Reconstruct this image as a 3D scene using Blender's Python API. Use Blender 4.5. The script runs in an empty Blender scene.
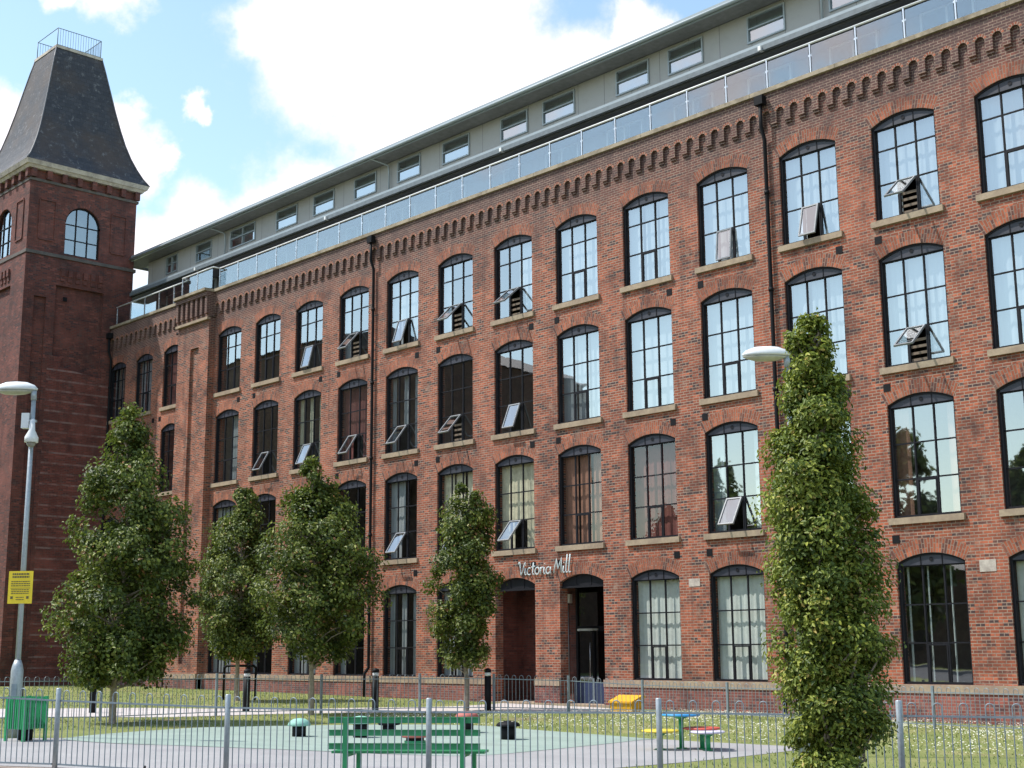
import bpy, bmesh, math, random
import numpy as np
from mathutils import Vector, Matrix
random.seed(7)
R = math.radians
SC = bpy.context.scene
COL = SC.collection

# ---------------------------------------------------------------- camera
cam = bpy.data.objects.new('camera', bpy.data.cameras.new('camera'))
COL.objects.link(cam); SC.camera = cam
cam.data.sensor_width = 36.0; cam.data.lens = 1368.3 / 1024 * 36
cam.data.clip_start = 0.1; cam.data.clip_end = 3000
yaw, pitch, roll = -0.814147, 0.191716, -0.006696
fw = Vector((math.sin(yaw)*math.cos(pitch), math.cos(yaw)*math.cos(pitch), math.sin(pitch)))
rt = Vector((math.cos(yaw), -math.sin(yaw), 0)); up = rt.cross(fw)
r2 = math.cos(roll)*rt + math.sin(roll)*up; u2 = -math.sin(roll)*rt + math.cos(roll)*up
M = Matrix((r2, u2, -fw)).transposed().to_4x4(); M.translation = Vector((0, -30.4, 1.7))
cam.matrix_world = M

# ---------------------------------------------------------------- world: sky with clouds
SUN_EL = R(57); SUN_AZ = math.atan2(-0.72, -0.69)      # compass angle (x, y) the sun stands at
world = bpy.data.worlds.new('World'); SC.world = world; world.use_nodes = True
wn = world.node_tree; wn.nodes.clear()
def N(nt, t, **kw):
    n = nt.nodes.new(t)
    for k, v in kw.items():
        if k.startswith('i_'):
            key = k[2:]; key = int(key) if key.isdigit() else key.replace('_', ' ')
            n.inputs[key].default_value = v
        else: setattr(n, k, v)
    return n
def L(nt, a, b): nt.links.new(a, b)
def out(n, i=0): return n.outputs[i]
wo = N(wn, 'ShaderNodeOutputWorld'); bg = N(wn, 'ShaderNodeBackground'); bg.inputs[1].default_value = 0.13
sky = N(wn, 'ShaderNodeTexSky', sky_type='NISHITA', sun_disc=False, sun_elevation=SUN_EL, sun_rotation=SUN_AZ)
sky.air_density = 1.15; sky.dust_density = 0.7; sky.ozone_density = 1.6
tc = N(wn, 'ShaderNodeTexCoord')
nz = N(wn, 'ShaderNodeTexNoise', i_Scale=9.0, i_Detail=7.0, i_Roughness=0.62); L(wn, out(tc), nz.inputs['Vector'])
nz2 = N(wn, 'ShaderNodeTexNoise', i_Scale=3.0, i_Detail=6.0, i_Roughness=0.55); L(wn, out(tc), nz2.inputs['Vector'])
nz3 = N(wn, 'ShaderNodeTexNoise', i_Scale=26.0, i_Detail=5.0, i_Roughness=0.6); L(wn, out(tc), nz3.inputs['Vector'])
wsub = N(wn, 'ShaderNodeVectorMath', operation='SUBTRACT'); L(wn, nz3.outputs['Color'], wsub.inputs[0]); wsub.inputs[1].default_value = (0.5, 0.5, 0.5)
wscl = N(wn, 'ShaderNodeVectorMath', operation='SCALE'); L(wn, out(wsub), wscl.inputs[0]); wscl.inputs['Scale'].default_value = 0.045
wadd = N(wn, 'ShaderNodeVectorMath', operation='ADD'); L(wn, out(tc), wadd.inputs[0]); L(wn, out(wscl), wadd.inputs[1])
CLOUDS = [(-0.698,0.591,0.405,0.1),(-0.744,0.528,0.409,0.06),(-0.761,0.493,0.422,0.034),(-0.664,0.637,0.392,0.08),(-0.623,0.666,0.411,0.044),
 (-0.715,0.60,0.36,0.075),(-0.79,0.53,0.31,0.048),(-0.828,0.480,0.289,0.036),(-0.848,0.451,0.278,0.032),(-0.591,0.684,0.428,0.026),
 (-0.834,0.418,0.361,0.017),(-0.836,0.436,0.335,0.024),(-0.824,0.451,0.341,0.010),(-0.869,0.352,0.348,0.028),(-0.811,0.391,0.441,0.024),
 (-0.823,0.364,0.435,0.015),(-0.806,0.459,0.375,0.010),(-0.804,0.467,0.368,0.008),(-0.666,0.6,0.443,0.066),(-0.732,0.518,0.443,0.044)]
acc = None
for cx, cy, cz, cr in CLOUDS:
    d = N(wn, 'ShaderNodeVectorMath', operation='DISTANCE'); L(wn, out(wadd), d.inputs[0]); d.inputs[1].default_value = (cx, cy, cz)
    m = N(wn, 'ShaderNodeMapRange'); L(wn, d.outputs['Value'], m.inputs['Value'])
    m.inputs['From Min'].default_value = cr*1.8; m.inputs['From Max'].default_value = cr*0.2
    if acc is None: acc = out(m)
    else:
        mx = N(wn, 'ShaderNodeMath', operation='MAXIMUM'); L(wn, acc, mx.inputs[0]); L(wn, out(m), mx.inputs[1]); acc = out(mx)
# elsewhere in the sky: broken cumulus from noise
sep = N(wn, 'ShaderNodeSeparateXYZ'); L(wn, out(tc), sep.inputs[0])
side = N(wn, 'ShaderNodeMapRange'); L(wn, sep.outputs['Y'], side.inputs['Value']); side.inputs['From Min'].default_value = 0.30; side.inputs['From Max'].default_value = 0.0
broken = N(wn, 'ShaderNodeMapRange'); L(wn, out(nz2), broken.inputs['Value']); broken.inputs['From Min'].default_value = 0.44; broken.inputs['From Max'].default_value = 0.70
bm_ = N(wn, 'ShaderNodeMath', operation='MULTIPLY'); L(wn, out(broken), bm_.inputs[0]); L(wn, out(side), bm_.inputs[1])
mx = N(wn, 'ShaderNodeMath', operation='MAXIMUM'); L(wn, acc, mx.inputs[0]); L(wn, out(bm_), mx.inputs[1])
nadd = N(wn, 'ShaderNodeMath', operation='MULTIPLY_ADD'); L(wn, out(nz), nadd.inputs[0]); nadd.inputs[1].default_value = 1.55; L(wn, out(mx), nadd.inputs[2])
cm = N(wn, 'ShaderNodeMapRange', interpolation_type='SMOOTHSTEP'); L(wn, out(nadd), cm.inputs['Value'])
cm.inputs['From Min'].default_value = 1.08; cm.inputs['From Max'].default_value = 1.62
mixc = N(wn, 'ShaderNodeMix', data_type='RGBA'); L(wn, out(cm), mixc.inputs[0])
skymul = N(wn, 'ShaderNodeMix', data_type='RGBA', blend_type='MULTIPLY'); skymul.inputs[0].default_value = 1
L(wn, out(sky), skymul.inputs[6]); skymul.inputs[7].default_value = (1.82, 1.80, 1.58, 1)
L(wn, skymul.outputs[2], mixc.inputs[6]); mixc.inputs[7].default_value = (8.7, 8.15, 8.55, 1)
L(wn, mixc.outputs[2], bg.inputs[0]); L(wn, out(bg), wo.inputs[0])

sun = bpy.data.objects.new('sun', bpy.data.lights.new('sun', 'SUN')); COL.objects.link(sun)
sun.data.energy = 4.4; sun.data.angle = R(0.5); sun.data.color = (1.0, 0.955, 0.88)
sd = Vector((math.sin(SUN_AZ)*math.cos(SUN_EL), math.cos(SUN_AZ)*math.cos(SUN_EL), math.sin(SUN_EL)))
sun.rotation_euler = sd.to_track_quat('Z', 'Y').to_euler(); sun.location = (-20, -60, 60)
vs = SC.view_settings; vs.view_transform = 'Standard'; vs.look = 'None'; vs.exposure = 0.28; vs.gamma = 1.0; vs.use_curve_mapping = False

# ---------------------------------------------------------------- helpers
def link(o, parent=None):
    COL.objects.link(o)
    if parent is not None: o.parent = parent
    return o
def tag(o, label=None, cat=None, group=None, kind=None):
    if label: o['label'] = label
    if cat: o['category'] = cat
    if group: o['group'] = group
    if kind: o['kind'] = kind
    return o
def empty(name, loc=(0,0,0), rz=0.0, parent=None):
    o = bpy.data.objects.new(name, None); o.location = loc; o.rotation_euler = (0, 0, rz); o.empty_display_size = 0.2
    return link(o, parent)
class MB:
    """collects faces, boxes and tubes with metre-scaled uvs"""
    def __init__(s): s.v=[]; s.f=[]; s.uv=[]; s.m=[]; s.sm=[]
    def face(s, pts, uv=None, mi=0, smooth=False):
        i=len(s.v); s.v += [tuple(p) for p in pts]; s.f.append(tuple(range(i,i+len(pts)))); s.m.append(mi); s.sm.append(smooth)
        if uv is None:
            n=Vector((0,0,0)); P=[Vector(p) for p in pts]
            for a in range(len(P)):
                p,q=P[a],P[(a+1)%len(P)]; n += Vector(((p.y-q.y)*(p.z+q.z),(p.z-q.z)*(p.x+q.x),(p.x-q.x)*(p.y+q.y)))
            ax,ay,az=abs(n.x),abs(n.y),abs(n.z)
            if az>ax and az>ay: uv=[(p.x,p.y) for p in P]
            elif ay>=ax: uv=[(p.x,p.z) for p in P]
            else: uv=[(p.y,p.z) for p in P]
        s.uv.append(uv)
    def box(s, x0,x1,y0,y1,z0,z1, mi=0, rot=None, skip=''):
        c=[Vector((x,y,z)) for z in (z0,z1) for y in (y0,y1) for x in (x0,x1)]
        if rot is not None: c=[rot@p for p in c]
        F={'b':(0,2,3,1),'t':(4,5,7,6),'f':(0,1,5,4),'k':(2,6,7,3),'l':(0,4,6,2),'r':(1,3,7,5)}
        for k,f in F.items():
            if k in skip: continue
            s.face([c[i] for i in f], mi=mi)
        return s
    def tube(s, pts, r, n=8, mi=0, cap=True, flat=1.0, smooth=True):
        P=[Vector(p) for p in pts]; rs = r if isinstance(r,(list,tuple)) else [r]*len(P); rings=[]
        for i,p in enumerate(P):
            d=((P[min(i+1,len(P)-1)]-P[i]).normalized()+(P[i]-P[max(i-1,0)]).normalized())
            d = d.normalized() if d.length>1e-6 else Vector((0,0,1))
            a=Vector((0,1,0)) if abs(d.y)<0.9 else Vector((1,0,0))
            u=d.cross(a).normalized(); w=d.cross(u).normalized()
            rings.append([p+(u*math.cos(2*math.pi*k/n)+w*math.sin(2*math.pi*k/n)*flat)*rs[i] for k in range(n)])
        for i in range(len(P)-1):
            for k in range(n):
                s.face([rings[i][k],rings[i][(k+1)%n],rings[i+1][(k+1)%n],rings[i+1][k]], mi=mi, smooth=smooth)
        if cap:
            s.face(rings[0][::-1],mi=mi); s.face(rings[-1],mi=mi)
        return s
    def lathe(s, prof, c=(0,0,0), n=24, mi=0, sx=1, sy=1, smooth=True):
        c=Vector(c); rings=[[c+Vector((r*math.cos(2*math.pi*k/n)*sx, r*math.sin(2*math.pi*k/n)*sy, z)) for k in range(n)] for r,z in prof]
        for i in range(len(rings)-1):
            for k in range(n):
                s.face([rings[i][k],rings[i][(k+1)%n],rings[i+1][(k+1)%n],rings[i+1][k]], mi=mi, smooth=smooth)
        if prof[0][0]>1e-3: s.face(rings[0][::-1],mi=mi)
        if prof[-1][0]>1e-3: s.face(rings[-1],mi=mi)
        return s
    def mesh(s, name, mats, weld=True):
        me=bpy.data.meshes.new(name); me.from_pydata(s.v,[],s.f)
        ul=me.uv_layers.new(name='UVMap'); flat=[c for f in s.uv for p in f for c in (p[0],p[1])]
        ul.data.foreach_set('uv', flat)
        for m in (mats if isinstance(mats,(list,tuple)) else [mats]): me.materials.append(m)
        me.polygons.foreach_set('material_index', s.m); me.polygons.foreach_set('use_smooth', s.sm)
        if weld:
            bm=bmesh.new(); bm.from_mesh(me); bmesh.ops.remove_doubles(bm, verts=bm.verts, dist=1e-4); bm.to_mesh(me); bm.free()
        me.update(); return me
    def build(s, name, mats, parent=None, loc=None, weld=True):
        o=bpy.data.objects.new(name, s.mesh(name,mats,weld)); link(o,parent)
        if loc is not None: o.location=loc
        return o
def inst(name, me, parent=None, loc=(0,0,0), rot=None):
    o=bpy.data.objects.new(name, me); link(o,parent); o.location=loc
    if rot: o.rotation_euler=rot
    return o

# ---------------------------------------------------------------- materials
def mat(name):
    m=bpy.data.materials.new(name); m.use_nodes=True; return m, m.node_tree, m.node_tree.nodes['Principled BSDF']
def ramp(nt, src, stops):
    r=N(nt,'ShaderNodeValToRGB'); L(nt,src,r.inputs[0]); cr=r.color_ramp
    while len(cr.elements)<len(stops): cr.elements.new(0.5)
    for e,(p,c) in zip(cr.elements,stops): e.position=p; e.color=(*c,1) if len(c)==3 else c
    return r
def mixn(nt, fac, a, b, bt='MIX'):
    m=N(nt,'ShaderNodeMix',data_type='RGBA',blend_type=bt)
    if hasattr(fac,'links'): L(nt,fac,m.inputs[0])
    else: m.inputs[0].default_value=fac
    for i,x in ((6,a),(7,b)):
        if hasattr(x,'links'): L(nt,x,m.inputs[i])
        else: m.inputs[i].default_value=(*x,1)
    return m.outputs[2]
def pos(nt): return N(nt,'ShaderNodeNewGeometry').outputs['Position']
def noise(nt, scale, detail=4, rough=0.55, vec=None):
    n=N(nt,'ShaderNodeTexNoise',i_Scale=scale,i_Detail=detail,i_Roughness=rough); L(nt, vec if vec is not None else pos(nt), n.inputs['Vector']); return out(n)
def mrange(nt, src, a, b, c=0.0, d=1.0):
    m=N(nt,'ShaderNodeMapRange'); L(nt,src,m.inputs['Value']); m.inputs['From Min'].default_value=a; m.inputs['From Max'].default_value=b
    m.inputs['To Min'].default_value=c; m.inputs['To Max'].default_value=d; return out(m)
def mathn(nt, op, a, b):
    m=N(nt,'ShaderNodeMath',operation=op)
    for i,x in enumerate((a,b)):
        if hasattr(x,'links'): L(nt,x,m.inputs[i])
        else: m.inputs[i].default_value=x
    return out(m)
def bump(nt, b, src, strength=0.3, dist=0.01):
    n=N(nt,'ShaderNodeBump'); n.inputs['Strength'].default_value=strength; n.inputs['Distance'].default_value=dist
    L(nt,src,n.inputs['Height']); L(nt,out(n),b.inputs['Normal'])
def plain(name, c, rough=0.6, metal=0.0, var=0.18, scale=6.0, bs=0.0):
    m,nt,b=mat(name); n=noise(nt,scale)
    L(nt, mixn(nt, mrange(nt,n,0.3,0.7), tuple(x*(1-var) for x in c), tuple(min(1,x*(1+var)) for x in c)), b.inputs['Base Color'])
    b.inputs['Roughness'].default_value=rough; b.inputs['Metallic'].default_value=metal
    if bs: bump(nt,b,n,bs,0.01)
    return m
def brick(name, c1, c2, c3, mortar, soot=None, msize=0.011, patch=True, bands=False):
    m,nt,b=mat(name); uv=N(nt,'ShaderNodeUVMap').outputs[0]; p=pos(nt)
    def bt(ca,cb,bias,freq=2):
        t=N(nt,'ShaderNodeTexBrick'); L(nt,uv,t.inputs['Vector']); t.inputs['Scale'].default_value=1
        t.inputs['Brick Width'].default_value=0.23; t.inputs['Row Height'].default_value=0.077; t.inputs['Mortar Size'].default_value=msize
        t.inputs['Mortar Smooth'].default_value=0.25; t.inputs['Bias'].default_value=bias
        t.inputs['Color1'].default_value=(*ca,1); t.inputs['Color2'].default_value=(*cb,1); t.inputs['Mortar'].default_value=(*mortar,1)
        return t
    t=bt(c1,c2,-0.1)
    # cells: one random value per brick for darker headers and orange ones
    fl=N(nt,'ShaderNodeTexWhiteNoise',noise_dimensions='2D'); sepu=N(nt,'ShaderNodeSeparateXYZ'); L(nt,uv,sepu.inputs[0])
    row=mathn(nt,'FLOOR',mathn(nt,'DIVIDE',sepu.outputs[1],0.077),0.0)
    odd=mathn(nt,'MULTIPLY',mathn(nt,'MODULO',mathn(nt,'ABSOLUTE',row,0),2.0),0.5)
    colx=mathn(nt,'FLOOR',mathn(nt,'ADD',mathn(nt,'DIVIDE',sepu.outputs[0],0.23),odd),0.0)
    cmb=N(nt,'ShaderNodeCombineXYZ'); L(nt,colx,cmb.inputs[0]); L(nt,row,cmb.inputs[1]); L(nt,out(cmb),fl.inputs['Vector'])
    notm=mathn(nt,'SUBTRACT',1.0,t.outputs['Fac'])
    dark=mathn(nt,'MULTIPLY',mrange(nt,fl.outputs['Value'],0.78,0.86),notm)
    c=mixn(nt,dark,t.outputs['Color'],c3)
    lite=mathn(nt,'MULTIPLY',mrange(nt,fl.outputs['Value'],0.13,0.09),notm); c=mixn(nt,lite,c,tuple(min(1,x*1.35+.01) for x in c1))
    if patch:
        n1=noise(nt,0.55,5,0.6); c=mixn(nt,mathn(nt,'MULTIPLY',mrange(nt,n1,0.52,0.66),mathn(nt,'MULTIPLY',notm,0.65)),c,tuple(min(1,x*1.45+0.012) for x in c1))
        n2=noise(nt,0.9,8,0.72,); c=mixn(nt,mrange(nt,n2,0.46,0.66,0,0.68),c,tuple(x*0.55 for x in c3),'MIX')
        n4=noise(nt,2.1,4,0.7); c=mixn(nt,mrange(nt,n4,0.57,0.72,0,0.55),c,tuple(min(1,x*1.05) for x in mortar))
    if patch:   # damp and dirt running down the face
        mpn=N(nt,'ShaderNodeMapping'); mpn.inputs['Scale'].default_value=(2.6,2.6,0.22); L(nt,p,mpn.inputs['Vector'])
        n6=noise(nt,1.0,5,0.6,vec=out(mpn)); c=mixn(nt,mrange(nt,n6,0.54,0.72,0,0.5),c,tuple(x*0.7 for x in c3))
    if soot:
        sz=N(nt,'ShaderNodeSeparateXYZ'); L(nt,p,sz.inputs[0]); n3=noise(nt,1.3,6,0.7)
        zz=mathn(nt,'ADD',sz.outputs[2],mathn(nt,'MULTIPLY',mathn(nt,'SUBTRACT',n3,0.5),3.2))
        c=mixn(nt,mathn(nt,'MULTIPLY',mrange(nt,zz,soot[0],soot[1],0,soot[2]),mathn(nt,'ADD',mathn(nt,'MULTIPLY',notm,.75),.25)),c,soot[3])
    if bands:   # strips of pale mortar every seventh course
        sz=N(nt,'ShaderNodeSeparateXYZ'); L(nt,p,sz.inputs[0])
        fr=mathn(nt,'MODULO',sz.outputs[2],0.49); n5=noise(nt,1.5,4,0.7)
        bb=mathn(nt,'MULTIPLY',mathn(nt,'LESS_THAN',fr,0.085),mathn(nt,'LESS_THAN',sz.outputs[2],14.9))
        bb=mathn(nt,'MULTIPLY',bb,mrange(nt,n5,0.38,0.6,0.05,0.5)); c=mixn(nt,bb,c,(0.34,0.25,0.24))
    L(nt,c,b.inputs['Base Color']); b.inputs['Roughness'].default_value=0.88
    hb=mathn(nt,'ADD',notm,mathn(nt,'MULTIPLY',fl.outputs['Value'],0.5)); bump(nt,b,hb,0.55,0.008)
    return m
BR1=(0.315,0.078,0.035); BR2=(0.19,0.050,0.028); BR3=(0.062,0.033,0.033); MOR=(0.33,0.24,0.185)
M_brick=brick('mill_brick',BR1,BR2,BR3,MOR,soot=(13.7,16.5,0.92,(0.075,0.042,0.042)))
M_arch=brick('arch_brick',(0.32,0.084,0.037),(0.215,0.056,0.03),(0.10,0.038,0.031),(0.25,0.175,0.135),soot=(14.6,17.2,0.5,(0.10,0.05,0.045)))
M_base=brick('base_brick',(0.24,0.062,0.045),(0.17,0.048,0.042),(0.09,0.038,0.044),(0.28,0.20,0.18))
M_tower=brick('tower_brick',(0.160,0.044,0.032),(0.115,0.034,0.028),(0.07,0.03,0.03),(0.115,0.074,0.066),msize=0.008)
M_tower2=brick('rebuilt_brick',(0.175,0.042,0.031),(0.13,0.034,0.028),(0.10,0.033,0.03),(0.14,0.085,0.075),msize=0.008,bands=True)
M_far=brick('warehouse_brick',(0.12,0.055,0.04),(0.09,0.045,0.035),(0.05,0.03,0.028),(0.14,0.11,0.09))
M_orange=brick('rim_brick',(0.25,0.07,0.035),(0.19,0.052,0.032),(0.2,0.08,0.05),(0.33,0.25,0.2),patch=False)
def stone(name,c,dirt):
    m,nt,b=mat(name); n=noise(nt,2.2,6,0.7); n2=noise(nt,14,5,0.65)
    c1=mixn(nt,mrange(nt,n,0.42,0.62),c,dirt); c1=mixn(nt,mrange(nt,n2,0.4,0.75,0,0.45),c1,tuple(x*0.55 for x in c))
    L(nt,c1,b.inputs['Base Color']); b.inputs['Roughness'].default_value=0.85; bump(nt,b,n2,0.4,0.01); return m
M_stone=stone('sill_stone',(0.37,0.285,0.20),(0.27,0.20,0.145))
M_coping=stone('coping_stone',(0.36,0.30,0.22),(0.19,0.155,0.11))
M_plinth=stone('plinth_stone',(0.40,0.31,0.22),(0.29,0.20,0.16))
M_tstone=stone('cornice_stone',(0.55,0.49,0.43),(0.33,0.28,0.25))
M_frame=plain('dark_frame',(0.010,0.010,0.014),0.6)
M_frame.node_tree.nodes['Principled BSDF'].inputs['Specular IOR Level'].default_value=0.2
M_head=plain('head_panel',(0.030,0.031,0.046),0.55)
M_black=plain('black_paint',(0.009,0.009,0.011),0.6)
M_black.node_tree.nodes['Principled BSDF'].inputs['Specular IOR Level'].default_value=0.15
M_steel=plain('galvanised_steel',(0.36,0.40,0.43),0.45,0.35,0.12,20)
M_fence=plain('fence_steel',(0.24,0.29,0.33),0.5,0.3,0.15,15)
M_rail=plain('bright_steel',(0.62,0.63,0.66),0.25,0.7,0.06)
M_white=plain('white_metal',(0.72,0.73,0.74),0.4,0.0,0.05)
M_cladding=plain('pale_cladding',(0.37,0.365,0.36),0.6,0.0,0.05,0.6)
nt_=M_cladding.node_tree; b_=nt_.nodes['Principled BSDF']; t_=N(nt_,'ShaderNodeTexBrick'); L(nt_,N(nt_,'ShaderNodeUVMap').outputs[0],t_.inputs['Vector'])
for k_,v_ in (('Scale',1),('Brick Width',1.22),('Row Height',3.0),('Mortar Size',0.012)): t_.inputs[k_].default_value=v_
t_.offset=0; t_.inputs['Color1'].default_value=(0.37,0.365,0.36,1); t_.inputs['Color2'].default_value=(0.34,0.337,0.332,1); t_.inputs['Mortar'].default_value=(0.16,0.16,0.16,1)
L(nt_,mixn(nt_,mrange(nt_,noise(nt_,3.0,6,.7),.5,.8,0,.35),t_.outputs['Color'],(0.25,0.245,0.235)),b_.inputs['Base Color'])
M_fascia=plain('grey_fascia',(0.30,0.345,0.375),0.4,0.1,0.06,2)
M_soffit=plain('dark_cladding',(0.10,0.105,0.115),0.6,0.0,0.1,2)
M_roofing=plain('flat_roofing',(0.16,0.17,0.18),0.8)
M_green=plain('green_paint',(0.03,0.29,0.12),0.35,0.0,0.12,9)
M_mint=plain('mint_rubber',(0.27,0.50,0.42),0.7,0.0,0.1,12)
M_red=plain('red_paint',(0.55,0.09,0.06),0.45,0.0,0.1)
M_rust=plain('faded_red_rubber',(0.42,0.12,0.10),0.7,0.0,0.15)
M_yellow=plain('yellow_paint',(0.75,0.56,0.05),0.45,0.0,0.08)
M_yplas=plain('yellow_plastic',(0.80,0.42,0.03),0.45,0.0,0.06)
M_blue=plain('blue_paint',(0.03,0.28,0.62),0.4,0.0,0.08)
M_lilac=plain('pale_lilac_paint',(0.62,0.58,0.72),0.45,0.0,0.06)
M_navy=plain('navy_panel',(0.02,0.035,0.09),0.5)
M_cream=plain('cream_curtain',(0.50,0.46,0.33),0.9)
M_grey=plain('pale_curtain',(0.50,0.53,0.50),0.9,var=0.08)
M_brown=plain('brown_curtain',(0.24,0.115,0.075),0.9)
M_redc=plain('dark_red_blind',(0.15,0.045,0.037),0.9)
M_blind=plain('white_blind',(0.24,0.26,0.27),0.8,var=0.05)
M_room=plain('room_paint',(0.20,0.18,0.16),0.9)
M_letter=plain('letter_metal',(0.5,0.56,0.57),0.5,0.0,0.05)
M_signtext=plain('sign_print',(0.12,0.10,0.04),0.6)
M_letter.node_tree.nodes['Principled BSDF'].inputs['Roughness'].default_value=.7
M_signy=plain('sign_yellow',(0.82,0.60,0.03),0.5,0.0,0.03)
def glass(name, tint, base, rough=0.015, mul=1.3, wob=0.0, gtint=(0.93,0.97,1.0)):
    m=bpy.data.materials.new(name); m.use_nodes=True; nt=m.node_tree; nt.nodes.clear()
    o=N(nt,'ShaderNodeOutputMaterial'); g=N(nt,'ShaderNodeBsdfGlossy'); g.inputs['Roughness'].default_value=rough; g.inputs['Color'].default_value=(*gtint,1)
    t=N(nt,'ShaderNodeBsdfTransparent'); t.inputs['Color'].default_value=(*tint,1)
    f=N(nt,'ShaderNodeFresnel'); f.inputs['IOR'].default_value=1.5
    fac=mathn(nt,'ADD',mathn(nt,'MULTIPLY',out(f),mul),base); bk=N(nt,'ShaderNodeNewGeometry').outputs['Backfacing']; fac=mathn(nt,'ADD',mathn(nt,'MULTIPLY',fac,mathn(nt,'SUBTRACT',1.0,bk)),mathn(nt,'MULTIPLY',bk,.06)); fc=mathn(nt,'MINIMUM',fac,1.0)
    if wob:
        n=noise(nt,0.9,2,0.5); bp=N(nt,'ShaderNodeBump'); bp.inputs['Strength'].default_value=wob; bp.inputs['Distance'].default_value=0.02
        L(nt,n,bp.inputs['Height']); L(nt,out(bp),g.inputs['Normal'])
    mx=N(nt,'ShaderNodeMixShader'); L(nt,fc,mx.inputs[0]); L(nt,out(t),mx.inputs[1]); L(nt,out(g),mx.inputs[2]); L(nt,out(mx),o.inputs[0]); return m
M_glass=glass('window_glass',(0.90,0.95,0.97),0.29,wob=0.10,gtint=(0.96,0.98,1.0))
M_glass2=glass('clear_glass',(0.97,0.99,0.99),0.04,mul=1.0,wob=0.05)
M_bal=glass('balustrade_glass',(0.90,0.95,0.97),0.20,mul=1.0)
M_dblind=plain('door_blind_fabric',(0.7,0.72,0.74),.8)
M_ptop=glass('penthouse_glass',(0.6,0.7,0.72),0.35)

def ground_mat(name, cols, scale, fine, bs=0.5, dist=0.03, blot=None):
    m,nt,b=mat(name); n=noise(nt,scale,6,0.6); n2=noise(nt,fine,5,0.7)
    c=ramp(nt,n,[(0.32,cols[0]),(0.5,cols[1]),(0.68,cols[2])]).outputs[0]
    c=mixn(nt,mrange(nt,n2,0.35,0.7,0,0.55),c,tuple(x*0.6 for x in cols[1]))
    if blot: nb=noise(nt,blot[0],3,0.6); c=mixn(nt,mrange(nt,nb,blot[1],blot[2]),c,blot[3])
    L(nt,c,b.inputs['Base Color']); b.inputs['Roughness'].default_value=0.92; bump(nt,b,n2,bs,dist); return m
M_lawn=ground_mat('lawn_grass',((0.17,0.215,0.055),(0.235,0.265,0.075),(0.34,0.32,0.13)),0.7,22,0.9,0.05,blot=(0.45,0.62,0.74,(0.25,0.19,0.11)))
M_play=ground_mat('green_rubber_crumb',((0.26,0.335,0.295),(0.30,0.38,0.335),(0.335,0.41,0.365)),0.8,60,0.3,0.01,blot=(0.9,0.50,0.70,(0.235,0.29,0.255)))
M_tar=ground_mat('pale_tarmac',((0.31,0.30,0.305),(0.35,0.34,0.345),(0.39,0.38,0.38)),0.6,45,0.4,0.01,blot=(0.35,0.6,0.7,(0.27,0.255,0.27)))
M_path=ground_mat('pale_path',((0.50,0.45,0.44),(0.56,0.51,0.50),(0.60,0.56,0.54)),0.9,40,0.3,0.01)
M_pave=ground_mat('asphalt_pavement',((0.08,0.08,0.085),(0.10,0.10,0.105),(0.13,0.125,0.125)),0.8,50,0.4,0.01)
M_kerb=stone('kerb_stone',(0.34,0.27,0.23),(0.25,0.19,0.16))
def slate():
    m,nt,b=mat('roof_slate'); uv=N(nt,'ShaderNodeUVMap').outputs[0]; t=N(nt,'ShaderNodeTexBrick'); L(nt,uv,t.inputs['Vector']); t.inputs['Scale'].default_value=1
    t.inputs['Brick Width'].default_value=0.3; t.inputs['Row Height'].default_value=0.22; t.inputs['Mortar Size'].default_value=0.012
    t.inputs['Color1'].default_value=(0.026,0.026,0.034,1); t.inputs['Color2'].default_value=(0.046,0.045,0.053,1); t.inputs['Mortar'].default_value=(0.02,0.02,0.024,1)
    n=noise(nt,0.5,5,0.6); c=mixn(nt,mrange(nt,n,0.46,0.66,0,0.6),t.outputs['Color'],(0.075,0.048,0.032))
    n2=noise(nt,3.2,6,0.75); c=mixn(nt,mrange(nt,n2,0.56,0.68,0,0.8),c,(0.17,0.165,0.17))
    L(nt,c,b.inputs['Base Color']); b.inputs['Roughness'].default_value=0.6; bump(nt,b,mathn(nt,'SUBTRACT',1.0,t.outputs['Fac']),0.5,0.02); return m
M_slate=slate()
def leafmat(name, stops, transl=(0.25,0.36,0.05)):
    m=bpy.data.materials.new(name); m.use_nodes=True; nt=m.node_tree; b=nt.nodes['Principled BSDF']; o=nt.nodes['Material Output']
    at=N(nt,'ShaderNodeAttribute',attribute_name='tone'); c=ramp(nt,at.outputs['Fac'],stops).outputs[0]
    L(nt,c,b.inputs['Base Color']); b.inputs['Roughness'].default_value=0.46; b.inputs['Specular IOR Level'].default_value=0.3
    tr=N(nt,'ShaderNodeBsdfTranslucent'); L(nt,mixn(nt,0.5,c,transl),tr.inputs['Color'])
    mx=N(nt,'ShaderNodeMixShader'); mx.inputs[0].default_value=0.22; L(nt,out(b),mx.inputs[1]); L(nt,out(tr),mx.inputs[2]); L(nt,out(mx),o.inputs[0]); return m
M_leaf=leafmat('tree_leaf',[(0.0,(0.025,0.042,0.014)),(0.45,(0.10,0.135,0.026)),(0.85,(0.28,0.30,0.06)),(0.96,(0.24,0.19,0.06)),(1.0,(0.28,0.13,0.06))])
M_leafh=leafmat('hornbeam_leaf',[(0.0,(0.045,0.08,0.018)),(0.45,(0.16,0.205,0.03)),(0.85,(0.36,0.38,0.06)),(1.0,(0.40,0.30,0.08))],(0.36,0.46,0.07))
M_bark=plain('pale_bark',(0.30,0.25,0.20),0.9,0,0.3,14,0.5)

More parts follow.
